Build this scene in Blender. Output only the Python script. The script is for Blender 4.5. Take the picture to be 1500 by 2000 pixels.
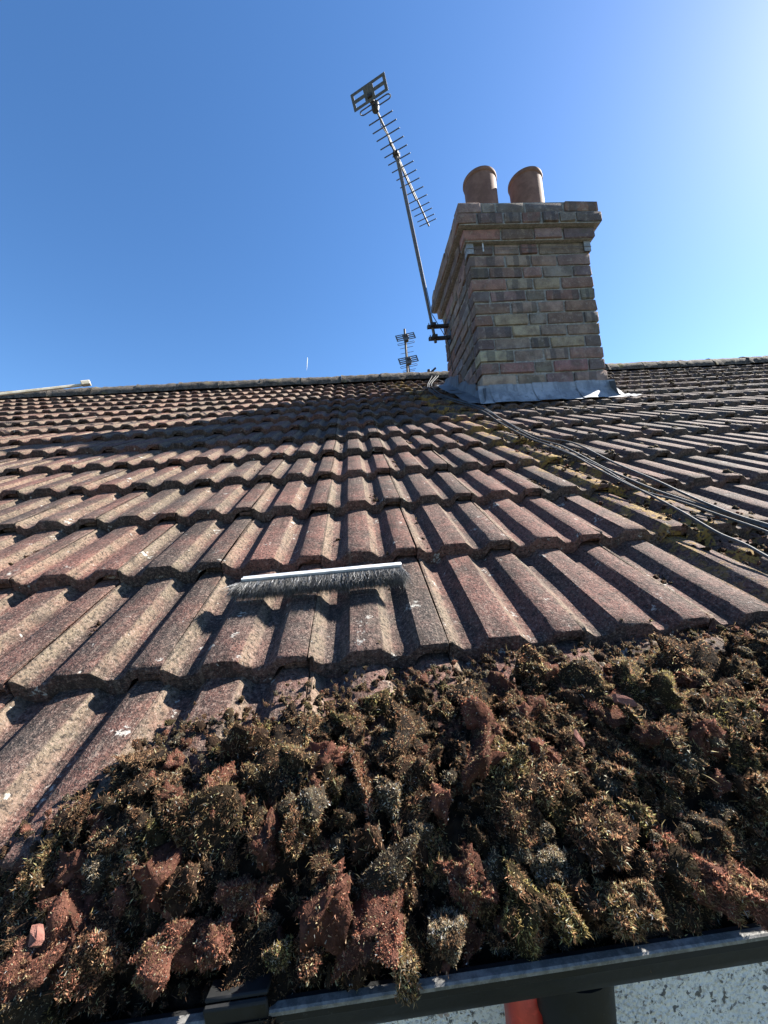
import bpy, bmesh, math, random
import numpy as np
from mathutils import Vector, Matrix, noise as mnoise

# ------------------------------------------------------------------ clear
for o in list(bpy.data.objects): bpy.data.objects.remove(o, do_unlink=True)
scene = bpy.context.scene
col = scene.collection
random.seed(7); rng = np.random.default_rng(11)

# ------------------------------------------------------------------ camera
FPX, CX, CY = 735.26, 750.0, 1000.0                # focal length and centre in photo pixels (1500 x 2000)
ROTV = np.array([0.10911469, 0.07327604, -0.06233201])
CAM = np.array([0.08419243, -0.3099873, 0.26932435])
TH = math.radians(30.8846)                          # roof pitch
TW, TG = 0.19778, 0.26915                           # tile cover width, course gauge
def rotm(r):
    a = np.linalg.norm(r); k = r/a
    K = np.array([[0, -k[2], k[1]], [k[2], 0, -k[0]], [-k[1], k[0], 0]])
    return np.eye(3) + math.sin(a)*K + (1-math.cos(a))*K@K
RM = rotm(ROTV)                                     # columns: right, forward, up
cd = bpy.data.cameras.new('camera'); cam = bpy.data.objects.new('camera', cd); col.objects.link(cam)
cd.sensor_fit = 'HORIZONTAL'; cd.sensor_width = 36.0; cd.lens = 36.0*FPX/1500.0
cd.clip_start = 0.02; cd.clip_end = 30000
cam.matrix_world = Matrix([[RM[i, 0], RM[i, 2], -RM[i, 1], CAM[i]] for i in range(3)] + [[0, 0, 0, 1]])
scene.camera = cam
scene.render.resolution_x, scene.render.resolution_y = 768, 1024

# ------------------------------------------------------------------ light
SUN_AZ, SUN_EL = math.radians(74.0), math.radians(39.0)      # azimuth from +Y towards +X
SDIR = Vector((math.sin(SUN_AZ)*math.cos(SUN_EL), math.cos(SUN_AZ)*math.cos(SUN_EL), math.sin(SUN_EL)))
world = bpy.data.worlds.new('World'); scene.world = world; world.use_nodes = True
wn = world.node_tree; wn.nodes.clear()
sky = wn.nodes.new('ShaderNodeTexSky'); sky.sky_type = 'NISHITA'; sky.sun_disc = False
sky.sun_elevation = SUN_EL; sky.sun_rotation = SUN_AZ
sky.altitude = 0; sky.air_density = 1.0; sky.dust_density = 0.3; sky.ozone_density = 3.0
bg = wn.nodes.new('ShaderNodeBackground'); bg.inputs["Strength"].default_value = 0.060
wo = wn.nodes.new('ShaderNodeOutputWorld')
hs = wn.nodes.new('ShaderNodeHueSaturation'); hs.inputs['Saturation'].default_value = 1.2; hs.inputs['Hue'].default_value = 0.503
wn.links.new(sky.outputs[0], hs.inputs['Color']); wn.links.new(hs.outputs[0], bg.inputs[0]); wn.links.new(bg.outputs[0], wo.inputs[0])
sd = bpy.data.lights.new('sun', 'SUN'); sd.energy = 5.0; sd.angle = math.radians(0.53); sd.color = (1.0, 0.945, 0.86)
sun = bpy.data.objects.new('sun', sd); col.objects.link(sun)
sun.rotation_euler = (-SDIR).to_track_quat('-Z', 'Y').to_euler(); sun.location = (6, 3, 8)
vs = scene.view_settings
vs.view_transform = 'Standard'; vs.look = 'None'; vs.gamma = 1.0; vs.exposure = 2.0; vs.use_curve_mapping = False

# ------------------------------------------------------------------ helpers: pixels, roof frame
CT, ST = math.cos(TH), math.sin(TH)
def ray(u, v):
    d = RM @ np.array([(u-CX)/FPX, 1.0, -(v-CY)/FPX]); return d
def on_roof(u, v, h=0.0):
    """photo pixel -> (x, s) on the plane h above the roll tops"""
    d = ray(u, v); n = np.array([0, -ST, CT]); t = (h - n@CAM)/(n@d); P = CAM + t*d
    return P[0], P[1]*CT + P[2]*ST
def on_y(u, v, y):
    d = ray(u, v); t = (y-CAM[1])/d[1]; return Vector(CAM + t*d)
def on_z(u, v, z):
    d = ray(u, v); t = (z-CAM[2])/d[2]; return Vector(CAM + t*d)
def roof(x, s, h=0.0): return Vector((x, s*CT - h*ST, s*ST + h*CT))
def project(P):
    d = (np.asarray(P)-CAM) @ RM; return CX + FPX*d[0]/d[1], CY - FPX*d[2]/d[1], d[1]

# ------------------------------------------------------------------ helpers: objects
def tag(o, label=None, cat=None, group=None, kind=None):
    if label: o['label'] = label
    if cat: o['category'] = cat
    if group: o['group'] = group
    if kind: o['kind'] = kind
    return o
def link(name, me, parent=None, mat=None):
    o = bpy.data.objects.new(name, me); col.objects.link(o)
    if parent: o.parent = parent
    if mat is not None and me is not None and not me.materials: me.materials.append(mat)
    return o
def empty(name, loc=(0, 0, 0)):
    o = bpy.data.objects.new(name, None); o.location = loc; o.empty_display_size = 0.05; col.objects.link(o); return o
def tri_mesh(name, V, T, colr=None, smooth=False):
    """big triangle mesh from numpy arrays"""
    V = np.ascontiguousarray(V, dtype=np.float32); T = np.ascontiguousarray(T, dtype=np.int32)
    me = bpy.data.meshes.new(name)
    me.vertices.add(len(V)); me.vertices.foreach_set('co', V.ravel())
    me.loops.add(3*len(T)); me.loops.foreach_set('vertex_index', T.ravel())
    me.polygons.add(len(T)); me.polygons.foreach_set('loop_start', np.arange(0, 3*len(T), 3, dtype=np.int32))
    me.update(calc_edges=True)
    if colr is not None:
        a = me.attributes.new('Col', 'FLOAT_COLOR', 'POINT')
        c = np.ones((len(V), 4), dtype=np.float32); c[:, :3] = colr; a.data.foreach_set('color', c.ravel())
    if smooth: me.polygons.foreach_set('use_smooth', np.ones(len(T), dtype=bool))
    return me
class MB:
    """collects shapes for ONE mesh"""
    def __init__(s): s.v = []; s.f = []
    def add(s, vs_, fs):
        b = len(s.v); s.v += [tuple(p) for p in vs_]; s.f += [tuple(i+b for i in f) for f in fs]; return s
    def box(s, c, size, R=None, ch=0.0):
        c = Vector(c); hx, hy, hz = size[0]/2, size[1]/2, size[2]/2; R = R or Matrix.Identity(3)
        if ch <= 0:
            P = [Vector((x, y, z)) for x in (-hx, hx) for y in (-hy, hy) for z in (-hz, hz)]
            F = [(0, 1, 3, 2), (4, 6, 7, 5), (0, 4, 5, 1), (2, 3, 7, 6), (0, 2, 6, 4), (1, 5, 7, 3)]
            return s.add([c + R@p for p in P], F)
        bm = bmesh.new(); bmesh.ops.create_cube(bm, size=1.0)
        bmesh.ops.scale(bm, vec=size, verts=bm.verts)
        bmesh.ops.bevel(bm, geom=bm.edges[:], offset=ch, segments=1, affect='EDGES', clamp_overlap=True)
        bm.verts.index_update()
        s.add([c + R@v.co for v in bm.verts], [[v.index for v in f.verts] for f in bm.faces]); bm.free(); return s
    def tube(s, pts, r, n=8, caps=True):
        pts = [Vector(p) for p in pts]; N = len(pts); rr = r if hasattr(r, '__len__') else [r]*N
        up = None; V = []; F = []
        for i, p in enumerate(pts):
            t = (pts[min(i+1, N-1)] - pts[max(i-1, 0)]).normalized()
            if up is None:
                up = Vector((0, 0, 1)) if abs(t.z) < .9 else Vector((1, 0, 0))
            a = (up - t*up.dot(t)).normalized(); b = t.cross(a); up = a
            V += [p + (a*math.cos(q) + b*math.sin(q))*rr[i] for q in [2*math.pi*k/n for k in range(n)]]
        for i in range(N-1):
            for k in range(n):
                F.append((i*n+k, i*n+(k+1) % n, (i+1)*n+(k+1) % n, (i+1)*n+k))
        if caps: F += [tuple(range(n-1, -1, -1)), tuple((N-1)*n+k for k in range(n))]
        return s.add(V, F)
    def lathe(s, c, prof, n=32, R=None):
        c = Vector(c); R = R or Matrix.Identity(3); V = []; F = []; m = len(prof)
        for k in range(n):
            q = 2*math.pi*k/n
            V += [c + R@Vector((r*math.cos(q), r*math.sin(q), z)) for r, z in prof]
        for k in range(n):
            for i in range(m-1):
                F.append((k*m+i, ((k+1) % n)*m+i, ((k+1) % n)*m+i+1, k*m+i+1))
        return s.add(V, F)
    def build(s, name, mat, parent=None, smooth=None):
        me = bpy.data.meshes.new(name); me.from_pydata(s.v, [], s.f); me.update()
        if smooth is not None:
            me.polygons.foreach_set('use_smooth', [True]*len(me.polygons)); me.set_sharp_from_angle(angle=math.radians(smooth))
        return link(name, me, parent, mat)

# ------------------------------------------------------------------ helpers: materials
class NT:
    def __init__(s, name):
        s.m = bpy.data.materials.new(name); s.m.use_nodes = True; s.t = s.m.node_tree; s.t.nodes.clear()
        s.out = s.n('ShaderNodeOutputMaterial'); s.bsdf = s.n('ShaderNodeBsdfPrincipled'); s.l(s.bsdf.outputs[0], s.out.inputs[0])
        s.pos = s.n('ShaderNodeNewGeometry').outputs['Position']
    def n(s, t, **kw):
        nd = s.t.nodes.new(t)
        for k, v in kw.items(): setattr(nd, k, v)
        return nd
    def l(s, a, b): s.t.links.new(a, b)
    def put(s, sock, val):
        if isinstance(val, bpy.types.NodeSocket): s.l(val, sock)
        elif isinstance(val, tuple) and len(val) == 3 and sock.type == 'RGBA': sock.default_value = (*val, 1)
        else: sock.default_value = val
    def noise(s, scale, detail=3, rough=.55, vec=None, dist=0.0):
        nd = s.n('ShaderNodeTexNoise'); s.l(vec or s.pos, nd.inputs['Vector'])
        nd.inputs['Scale'].default_value = scale; nd.inputs['Detail'].default_value = detail
        nd.inputs['Roughness'].default_value = rough; nd.inputs['Distortion'].default_value = dist
        return nd.outputs['Fac']
    def voro(s, scale, vec=None, out='Distance', feature='F1'):
        nd = s.n('ShaderNodeTexVoronoi', feature=feature); s.l(vec or s.pos, nd.inputs['Vector']); nd.inputs['Scale'].default_value = scale
        return nd.outputs[out]
    def step(s, x, a, b, lo=0.0, hi=1.0):
        nd = s.n('ShaderNodeMapRange', interpolation_type='SMOOTHSTEP'); s.put(nd.inputs[0], x)
        for i, q in enumerate((a, b, lo, hi)): nd.inputs[i+1].default_value = q
        return nd.outputs[0]
    def math(s, op, a, b=0.0, c=None):
        nd = s.n('ShaderNodeMath', operation=op); s.put(nd.inputs[0], a); s.put(nd.inputs[1], b)
        if c is not None: s.put(nd.inputs[2], c)
        return nd.outputs[0]
    def mix(s, f, a, b, mode='MIX'):
        nd = s.n('ShaderNodeMix', data_type='RGBA', blend_type=mode)
        s.put(nd.inputs['Factor'], f); s.put(nd.inputs[6], a); s.put(nd.inputs[7], b); return nd.outputs[2]
    def bump(s, h, strength=.5, dist=.002, normal=None):
        nd = s.n('ShaderNodeBump'); s.l(h, nd.inputs['Height']); nd.inputs['Strength'].default_value = strength; nd.inputs['Distance'].default_value = dist
        if normal: s.l(normal, nd.inputs['Normal'])
        return nd.outputs[0]
    def fin(s, colr, rough=.85, normal=None, metal=0.0, spec=.3):
        s.put(s.bsdf.inputs['Base Color'], colr); s.put(s.bsdf.inputs['Roughness'], rough); s.bsdf.inputs['Metallic'].default_value = metal
        s.bsdf.inputs['Specular IOR Level'].default_value = spec
        if normal: s.l(normal, s.bsdf.inputs['Normal'])
        return s.m
def dot(t, v):
    nd = t.n('ShaderNodeVectorMath', operation='DOT_PRODUCT'); t.l(t.pos, nd.inputs[0]); nd.inputs[1].default_value = v; return nd.outputs['Value']

# cable line on the roof, used by the cables, the lichen along them and the loose moss
CABLE_PX = [(828, 728), (838, 752), (852, 769), (880, 779), (940, 798), (985, 825), (1040, 855), (1100, 873), (1180, 915), (1260, 950), (1330, 975), (1400, 998), (1510, 1035)]
CABLE = [on_roof(u, v, .004) for u, v in CABLE_PX]

def mat_tile():
    t = NT('concrete_tile')
    s = dot(t, (0, CT, ST)); x = dot(t, (1, 0, 0))
    ix = t.math('FLOOR', t.math('DIVIDE', x, TW)); iy = t.math('FLOOR', t.math('DIVIDE', t.math('ADD', s, .006), TG))
    cmb = t.n('ShaderNodeCombineXYZ'); t.l(ix, cmb.inputs[0]); t.l(iy, cmb.inputs[1])
    wn_ = t.n('ShaderNodeTexWhiteNoise', noise_dimensions='2D'); t.l(cmb.outputs[0], wn_.inputs['Vector']); rnd = wn_.outputs['Value']
    big = t.noise(7, 4, .6); med = t.noise(38, 4, .6); fine = t.noise(185, 4, .72); gran = t.noise(430, 2, .6)
    f = t.math('ADD', t.math('MULTIPLY', big, .9), t.math('ADD', t.math('MULTIPLY', med, .7), t.math('MULTIPLY', rnd, .3)))
    red = t.step(f, .70, 1.28)
    base = t.mix(red, (0.036, 0.0245, 0.021), (0.142, 0.06, 0.047))
    # patchy grey weathering, plus grey painted in for haze and shade on the right
    greying = t.math('ADD', t.step(x, .35, 1.9, 0, .55), t.step(t.noise(5, 3), .45, .7, 0, .35))
    base = t.mix(greying, base, (0.083, 0.074, 0.065))
    at = t.n('ShaderNodeAttribute', attribute_name='buff'); buff = t.math('MULTIPLY', at.outputs['Fac'], t.step(t.noise(26, 4), .3, .55, .35, .95))
    base = t.mix(t.math('MULTIPLY', buff, .62), base, (0.198, 0.162, 0.109))
    base = t.mix(t.step(fine, .54, .64, 0, .52), base, (0.251, 0.175, 0.142))
    base = t.mix(t.step(fine, .48, .40, 0, .85), base, (0.016, 0.012, 0.011))
    base = t.mix(t.step(gran, .57, .68, 0, .4), base, (0.297, 0.251, 0.211))
    cs = t.n('ShaderNodeCombineXYZ'); t.l(x, cs.inputs[0]); t.l(t.math('MULTIPLY', s, .10), cs.inputs[1])
    stk = t.noise(95, 4, .65, vec=cs.outputs[0])
    base = t.mix(t.step(stk, .54, .70, 0, .45), base, (.155, .122, .098)); base = t.mix(t.step(stk, .46, .34, 0, .5), base, (.03, .022, .018))
    # dark algae bands and white lichen spots
    base = t.mix(t.step(t.noise(13, 5, .65), .56, .72, 0, .6), base, (0.030, 0.024, 0.020))
    wl = t.math('MULTIPLY', t.step(t.noise(30, 4, .7), .635, .675), t.step(t.noise(160, 3), .42, .55))
    base = t.mix(t.math('MULTIPLY', wl, .8), base, (0.363, 0.350, 0.317))
    # yellow lichen along the cables
    (x0, s0), (x1, s1) = CABLE[5], CABLE[-2]
    L = math.hypot(x1-x0, s1-s0); nx, ns = (s1-s0)/L, -(x1-x0)/L
    dist = t.math('ABSOLUTE', t.math('ADD', t.math('SUBTRACT', t.math('ADD', t.math('MULTIPLY', x, nx), t.math('MULTIPLY', s, ns)), x0*nx+s0*ns), -.07*(1 if nx > 0 else -1)*-1))
    near = t.step(dist, .17, .03); yl = t.math('MULTIPLY', near, t.step(t.noise(17, 5, .65), .49, .55))
    yl = t.math('MULTIPLY', yl, t.step(t.noise(140, 3), .38, .5))
    yc = t.mix(t.noise(11, 2), (.25, .185, .05), (.30, .16, .04))
    base = t.mix(t.math('MULTIPLY', yl, .9), base, yc)
    h = t.math('ADD', t.math('MULTIPLY', fine, .8), t.math('ADD', t.math('MULTIPLY', gran, .45), t.math('ADD', t.math('MULTIPLY', med, 1.0), t.math('MULTIPLY', yl, .5))))
    return t.fin(base, .9, t.bump(h, .95, .0045), spec=.25)
def mat_speckle(name, a, b, sc=60, rough=.85, bump=.4, dist=.002, spec=.3, metal=0.0, lo=.4, hi=.62):
    t = NT(name); n1 = t.noise(sc, 5, .65); n2 = t.noise(sc*7, 3, .6)
    c = t.mix(t.step(n1, lo, hi), a, b); c = t.mix(t.step(n2, .5, .75, 0, .35), c, tuple(min(1, q*1.7) for q in b))
    return t.fin(c, rough, t.bump(t.math('ADD', n1, t.math('MULTIPLY', n2, .5)), bump, dist), metal, spec)
def mat_ridge():
    t = NT('ridge_concrete'); a = t.noise(25, 5, .7); b = t.noise(140, 3, .6)
    c = t.mix(t.step(a, .35, .65), (.035, .03, .026), (.12, .10, .083)); c = t.mix(t.step(b, .52, .66, 0, .6), c, (.25, .235, .20))
    c = t.mix(t.step(t.noise(9, 4), .58, .7, 0, .6), c, (.20, .17, .06))
    return t.fin(c, .95, t.bump(t.math('ADD', a, b), .9, .012), spec=.2)
def mat_brick():
    t = NT('brick'); oi = t.n('ShaderNodeObjectInfo'); tc = t.n('ShaderNodeTexCoord')
    a = t.noise(14, 4, .6); b = t.noise(90, 4, .65); g = t.noise(420, 2)
    c = t.mix(t.step(a, .35, .65, 0, .6), oi.outputs['Color'], (.12, .085, .078)); c = t.mix(t.step(t.noise(30, 4, .7), .52, .66, 0, .5), c, (.40, .335, .28))
    # dark kiss bands across some of the bricks
    sp = t.n('ShaderNodeSeparateXYZ'); t.l(tc.outputs['Generated'], sp.inputs[0])
    ph = t.math('MULTIPLY', oi.outputs['Random'], 37.0)
    w = t.math('SINE', t.math('ADD', t.math('MULTIPLY', t.math('ADD', sp.outputs[0], t.math('MULTIPLY', a, .12)), 11.0), ph))
    band = t.math('MULTIPLY', t.step(w, .1, .45), t.step(t.math('FRACT', t.math('MULTIPLY', oi.outputs['Random'], 7.31)), .70, .74, 0, .6))
    c = t.mix(band, c, (.085, .078, .08))
    c = t.mix(t.step(b, .55, .72, 0, .45), c, (.36, .30, .24)); c = t.mix(t.step(g, .40, .3, 0, .8), c, (.03, .025, .022))
    c = t.mix(t.step(t.noise(6, 4), .56, .72, 0, .5), c, (.10, .105, .085))
    return t.fin(c, .9, t.bump(t.math('ADD', b, t.math('MULTIPLY', g, .6)), 1.0, .010), spec=.2)
def mat_lead(name='lead_sheet', k=1.0):
    t = NT(name); a = t.noise(9, 5, .65); b = t.noise(70, 4, .7)
    st = t.n('ShaderNodeMapping'); t.l(t.pos, st.inputs[0]); st.inputs['Scale'].default_value = (30, 30, 3)
    dr = t.noise(1.0, 4, .6, vec=st.outputs[0])
    c = t.mix(t.step(a, .35, .68), (.16*k, .178*k, .205*k), (.29*k, .312*k, .345*k)); c = t.mix(t.step(dr, .5, .62, 0, .8), c, (.13, .145, .17))
    c = t.mix(t.step(b, .55, .72, 0, .5), c, (.35*k, .365*k, .39*k))
    return t.fin(c, .6, t.bump(t.math('ADD', t.noise(22, 3), t.math('MULTIPLY', b, .2)), .5, .008), metal=.15, spec=.4)
def mat_metal(name, c1, c2, rough=.4, sc=80):
    t = NT(name); a = t.noise(sc, 4, .6); return t.fin(t.mix(t.step(a, .4, .65), c1, c2), t.step(a, .3, .7, rough, rough+.25), t.bump(a, .15, .001), metal=.25, spec=.3)
def mat_attr(name, transl=.25, rough=.85):
    t = NT(name); at = t.n('ShaderNodeAttribute', attribute_name='Col')
    c = t.mix(t.step(t.noise(260, 3, .6), .4, .7, 0, .35), at.outputs['Color'], (.03, .022, .015))
    t.fin(c, rough, t.bump(t.noise(420, 3, .7), 1.0, .004), spec=.15)
    tr = t.n('ShaderNodeBsdfTranslucent'); t.l(at.outputs['Color'], tr.inputs[0])
    mx = t.n('ShaderNodeMixShader'); mx.inputs[0].default_value = transl
    t.l(t.bsdf.outputs[0], mx.inputs[1]); t.l(tr.outputs[0], mx.inputs[2]); t.l(mx.outputs[0], t.out.inputs[0])
    return t.m
def mat_wall():
    t = NT('roughcast'); a = t.noise(300, 4, .7); b = t.noise(150, 3, .65, dist=.6); c0 = t.noise(85, 3, .6); v = t.voro(230, vec=None)
    c = t.mix(t.step(a, .50, .60, 0, .7), (.84, .83, .81), (.46, .45, .445)); c = t.mix(t.step(b, .575, .63, 0, .9), c, (.10, .095, .09))
    c = t.mix(t.step(c0, .66, .70, 0, .8), c, (.36, .27, .25)); c = t.mix(t.step(t.noise(22, 4), .5, .75, 0, .3), c, (.55, .54, .53))
    return t.fin(c, .9, t.bump(t.math('ADD', b, t.math('SUBTRACT', a, v)), .8, .005), spec=.2)
def mat_pot():
    t = NT('terracotta'); a = t.noise(12, 5, .65); b = t.noise(120, 3)
    c = t.mix(t.step(a, .35, .7), (.13, .07, .053), (.20, .112, .085)); c = t.mix(t.step(b, .55, .7, 0, .3), c, (.12, .09, .08))
    return t.fin(c, .8, t.bump(t.math('ADD', a, t.math('MULTIPLY', b, .3)), .4, .003), spec=.3)
def mat_plastic():
    t = NT('black_gutter_plastic'); a = t.noise(18, 5, .7); b = t.noise(300, 3, .7)
    c = t.mix(t.step(a, .4, .7, 0, .8), (.009, .0095, .010), (.02, .0205, .021)); c = t.mix(t.step(b, .62, .74, 0, .4), c, (.06, .058, .055))
    return t.fin(c, t.step(a, .3, .7, .5, .7), t.bump(t.math('ADD', a, t.math('MULTIPLY', b, .3)), .12, .002), spec=.22)
M = {
 'tile': mat_tile(), 'ridge': mat_ridge(), 'brick': mat_brick(), 'lead': mat_lead(), 'old_lead': mat_lead('old_lead', .45), 'wall': mat_wall(), 'pot': mat_pot(), 'plastic': mat_plastic(),
 'rim': mat_speckle('sunlit_tone_gutter_rim', (.075, .075, .073), (.16, .156, .15), 120, .5, .3, .001, .5),  # paler than the channel: sunlight on the lip painted into the colour
 'mortar': mat_speckle('mortar', (.205, .195, .185), (.32, .308, .29), 70, .95, .8, .006),
 'deck': mat_speckle('roof_underlay', (.02, .018, .016), (.035, .03, .028), 40),
 'alu': mat_metal('dull_aluminium', (.07, .074, .08), (.13, .135, .142), .6),
 'steel': mat_metal('weathered_steel', (.09, .082, .078), (.18, .16, .145), .55),
 'channel': mat_metal('bright_channel', (.46, .475, .50), (.60, .61, .63), .45, 50),
 'plate': mat_metal('galvanised_plate', (.20, .205, .215), (.32, .325, .335), .55, 60),
 'dark': mat_speckle('dark_plastic', (.018, .018, .02), (.04, .04, .042), 60, .55, .2),
 'cable': mat_speckle('grey_cable_sheath', (.03, .032, .036), (.065, .068, .075), 90, .7, .25, .001, .45),
 'moss': mat_attr('moss', .42), 'soil': mat_attr('moss_soil', .0), 'bristle': mat_attr('bristle', .12, .5),
 'wood': mat_speckle('pale_wood', (.42, .37, .27), (.55, .50, .40), 22, .65, .3),
 'red': mat_speckle('red_plastic', (.42, .03, .018), (.55, .05, .03), 30, .42, .15, .001, .5),
 'shard': mat_speckle('broken_tile', (.15, .062, .048), (.23, .11, .085), 180, .95, .9, .003),
 'ground': mat_speckle('lawn_ground', (.05, .065, .03), (.10, .10, .06), 3, .95, .5),
 'flaunch': mat_speckle('flaunching_mortar', (.14, .135, .12), (.26, .25, .22), 30, .95, .9, .01),
 'trail': mat_speckle('ice_trail', (.8, .8, .8), (.85, .85, .85), .01, 1.0, 0.0),
}

# ================================================================== SETTING
mb = MB(); mb.add([(-300, -300, -4.6), (300, -300, -4.6), (300, 300, -4.6), (-300, 300, -4.6)], [(0, 1, 2, 3)])
tag(mb.build('ground', M['ground']), kind='structure')

XA, XB = -5.6, 6.8
S_EAVE, ROWS, S_RIDGE = 0.067, 15, 14.9*TG
# roof: the under-deck carries the tiles as children
mb = MB()
for s0, s1 in ((S_EAVE+.03, S_RIDGE+.01),):
    P = [roof(x, s, h) for s in (s0, s1) for h in (-.085, -.065) for x in (XA, XB)]
    mb.add(P, [(0, 1, 3, 2), (4, 6, 7, 5), (0, 4, 5, 1), (2, 3, 7, 6), (0, 2, 6, 4), (1, 5, 7, 3)])
deck = mb.build('roof', M['deck']); tag(deck, 'dark red-brown concrete tiled roof slope rising to the ridge', kind='structure')

# ---- tile shape: x across (joint to joint), y up the slope, z = 0 on the roll tops
RH, TT = .0155, .027
def tile_profile(fine=True):
    """(x, z_top, thickness, buff)"""
    r = .0025
    def corner(x, z, b0, b1):
        return [(x-r, z[0], b0), (x+r, z[1], b1)] if fine else [(x, (z[0]+z[1])/2, b0)]
    P = [(.0008, -.0025, .7)]
    P += [(.0055, -.0020, .9), (.0085, -.0048, 1)]
    P += [(.0190, -RH+.0022, .55), (.0225, -RH, .05), (.0405, -RH, 0), (.0440, -RH+.0022, 0)]
    P += [(.0550, -.0026, 0), (.0582, 0, 0), (.0815, .0004, 0), (.1030, 0, .1), (.1062, -.0024, .9)]
    P += [(.1180, -RH+.0022, .55), (.1215, -RH, .05), (.1395, -RH, 0), (.1430, -RH+.0022, 0)]
    P += [(.1540, -.0026, 0), (.1572, 0, 0), (.1765, .0003, 0), (.1945, -.0006, .1), (TW-.0008, -.0024, .2)]
    out = []
    for x, z, b in P:
        th = TT if x < .150 else (.0115 if x > .159 else .018)
        out.append((x, z, th, b))
    if not fine: out = [out[i] for i in (0, 2, 3, 4, 6, 7, 8, 10, 11, 12, 13, 14, 16, 18, 20)]
    return out
def make_tile(name, seed, fine=True):
    rg = np.random.default_rng(seed); P = tile_profile(fine); N = len(P); L = TG + .05
    ys = [0, .0012, .0055, .03, L*.33, L*.62, L] if fine else [0, .004, L]
    V = []; F = []; B = []
    wob = rg.normal(0, .0011 if fine else .0008, (len(ys), N)); chip = np.abs(rg.normal(0, .0013, N))
    chip[rg.integers(0, N, 2)] += rg.uniform(.001, .004)
    for j, y in enumerate(ys):
        for i, (x, z, th, b) in enumerate(P):
            dz = -.0038 - chip[i]*.5 if j == 0 else (-.0012 - chip[i]*.3 if (j == 1 and fine) else 0)
            yy = y + (chip[i] if j < 3 else 0) + (rg.normal(0, .0006) if j == 0 else 0)
            V.append((x, yy, z + dz + (wob[j, i]*.6 if j >= 2 else 0))); B.append(b*(1 if j > 0 else .3))
    def idx(j, i): return j*N + i
    for j in range(len(ys)-1):
        for i in range(N-1): F.append((idx(j, i), idx(j, i+1), idx(j+1, i+1), idx(j+1, i)))
    # front face and a little of the underside
    b0 = len(V)
    for i, (x, z, th, b) in enumerate(P): V.append((x, .001+rg.normal(0, .0005), z - th + rg.normal(0, .0006))); B.append(0)
    b1 = len(V)
    for i, (x, z, th, b) in enumerate(P): V.append((x, .05, z - th)); B.append(0)
    for i in range(N-1):
        F.append((b0+i, b0+i+1, idx(0, i+1), idx(0, i))); F.append((b1+i, b1+i+1, b0+i+1, b0+i))
    # side walls
    for i, q in ((N-1, 1), (0, -1)):
        c0 = len(V); x, z, th, b = P[i]
        V += [(x, .001, z-.0165), (x, L, z-.0165)]; B += [0, 0]
        f = (idx(0, i), c0, c0+1, idx(len(ys)-1, i)); F.append(f if q > 0 else f[::-1])
    # interlock tongue that runs under the left-hand neighbour
    c0 = len(V)
    for y in (.007, L):
        V += [(-.034, y, -.0150), (.0016, y, -.0135), (.0016, y, -.0235), (-.034, y, -.0225)]; B += [0]*4
    F += [(c0, c0+1, c0+5, c0+4), (c0+3, c0+2, c0+1, c0), (c0+3, c0, c0+4, c0+7)]
    me = bpy.data.meshes.new(name); me.from_pydata(V, [], F); me.update()
    a = me.attributes.new('buff', 'FLOAT', 'POINT'); a.data.foreach_set('value', np.array(B, dtype=np.float32))
    me.polygons.foreach_set('use_smooth', [True]*len(me.polygons)); me.set_sharp_from_angle(angle=math.radians(42))
    me.materials.append(M['tile']); return me
TILT = math.asin((TT+.0005)/TG)
variants = [make_tile('roof_tile', 100+i) for i in range(8)]
lo_var = [make_tile('roof_tile_far', 200+i, False) for i in range(5)]

# moss boundary on the roof (used for ranking tiles and for the heap)
MB_PX = [(-260, 1790), (-120, 1720), (0, 1640), (110, 1575), (180, 1500), (260, 1440), (400, 1395), (560, 1352), (700, 1322), (900, 1288), (1050, 1262), (1250, 1250), (1400, 1218), (1500, 1212), (1700, 1200), (2000, 1190)]
MB_R = np.array([on_roof(u, v, .01) for u, v in MB_PX])
def s_bound(x): return np.interp(x, MB_R[:, 0], MB_R[:, 1])

CH = dict(xl=.9363, xr=1.7780, yf=1.9705, yb=2.7618)
cells = []
for n in range(0, ROWS):
    for c in range(int(XA/TW), int(XB/TW)):
        x = c*TW; s = n*TG if n else S_EAVE
        cx, cy_ = x+TW/2, s*CT+TG*.5*CT
        ymid0, ymid1 = s*CT, (s+TG)*CT
        if CH['xl']+.03 < x and x+TW < CH['xr']-.03 and CH['yf']+.03 < ymid0 and ymid1 < CH['yb']-.03: continue
        P = [roof(x, s, 0), roof(x+TW, s, 0), roof(x+TW, (n+1)*TG, 0), roof(x, (n+1)*TG, 0)]
        q = [project(p) for p in P]; area = 0.0
        if min(w[2] for w in q) > .05:
            uv = [(min(max(w[0], 0), 1500), min(max(w[1], 0), 2000)) for w in q]
            area = abs(sum(uv[i][0]*uv[(i+1) % 4][1]-uv[(i+1) % 4][0]*uv[i][1] for i in range(4)))/2
        if (s+TG*.8) < s_bound(cx): area *= .002
        if s < s_bound(cx): area *= .4
        cells.append((area, n, c, x, s))
order = sorted(cells, key=lambda a: -a[0])
near = set((n, c) for a, n, c, x, s in order[:300])
allV, allF, allB = [], [], []
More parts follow.
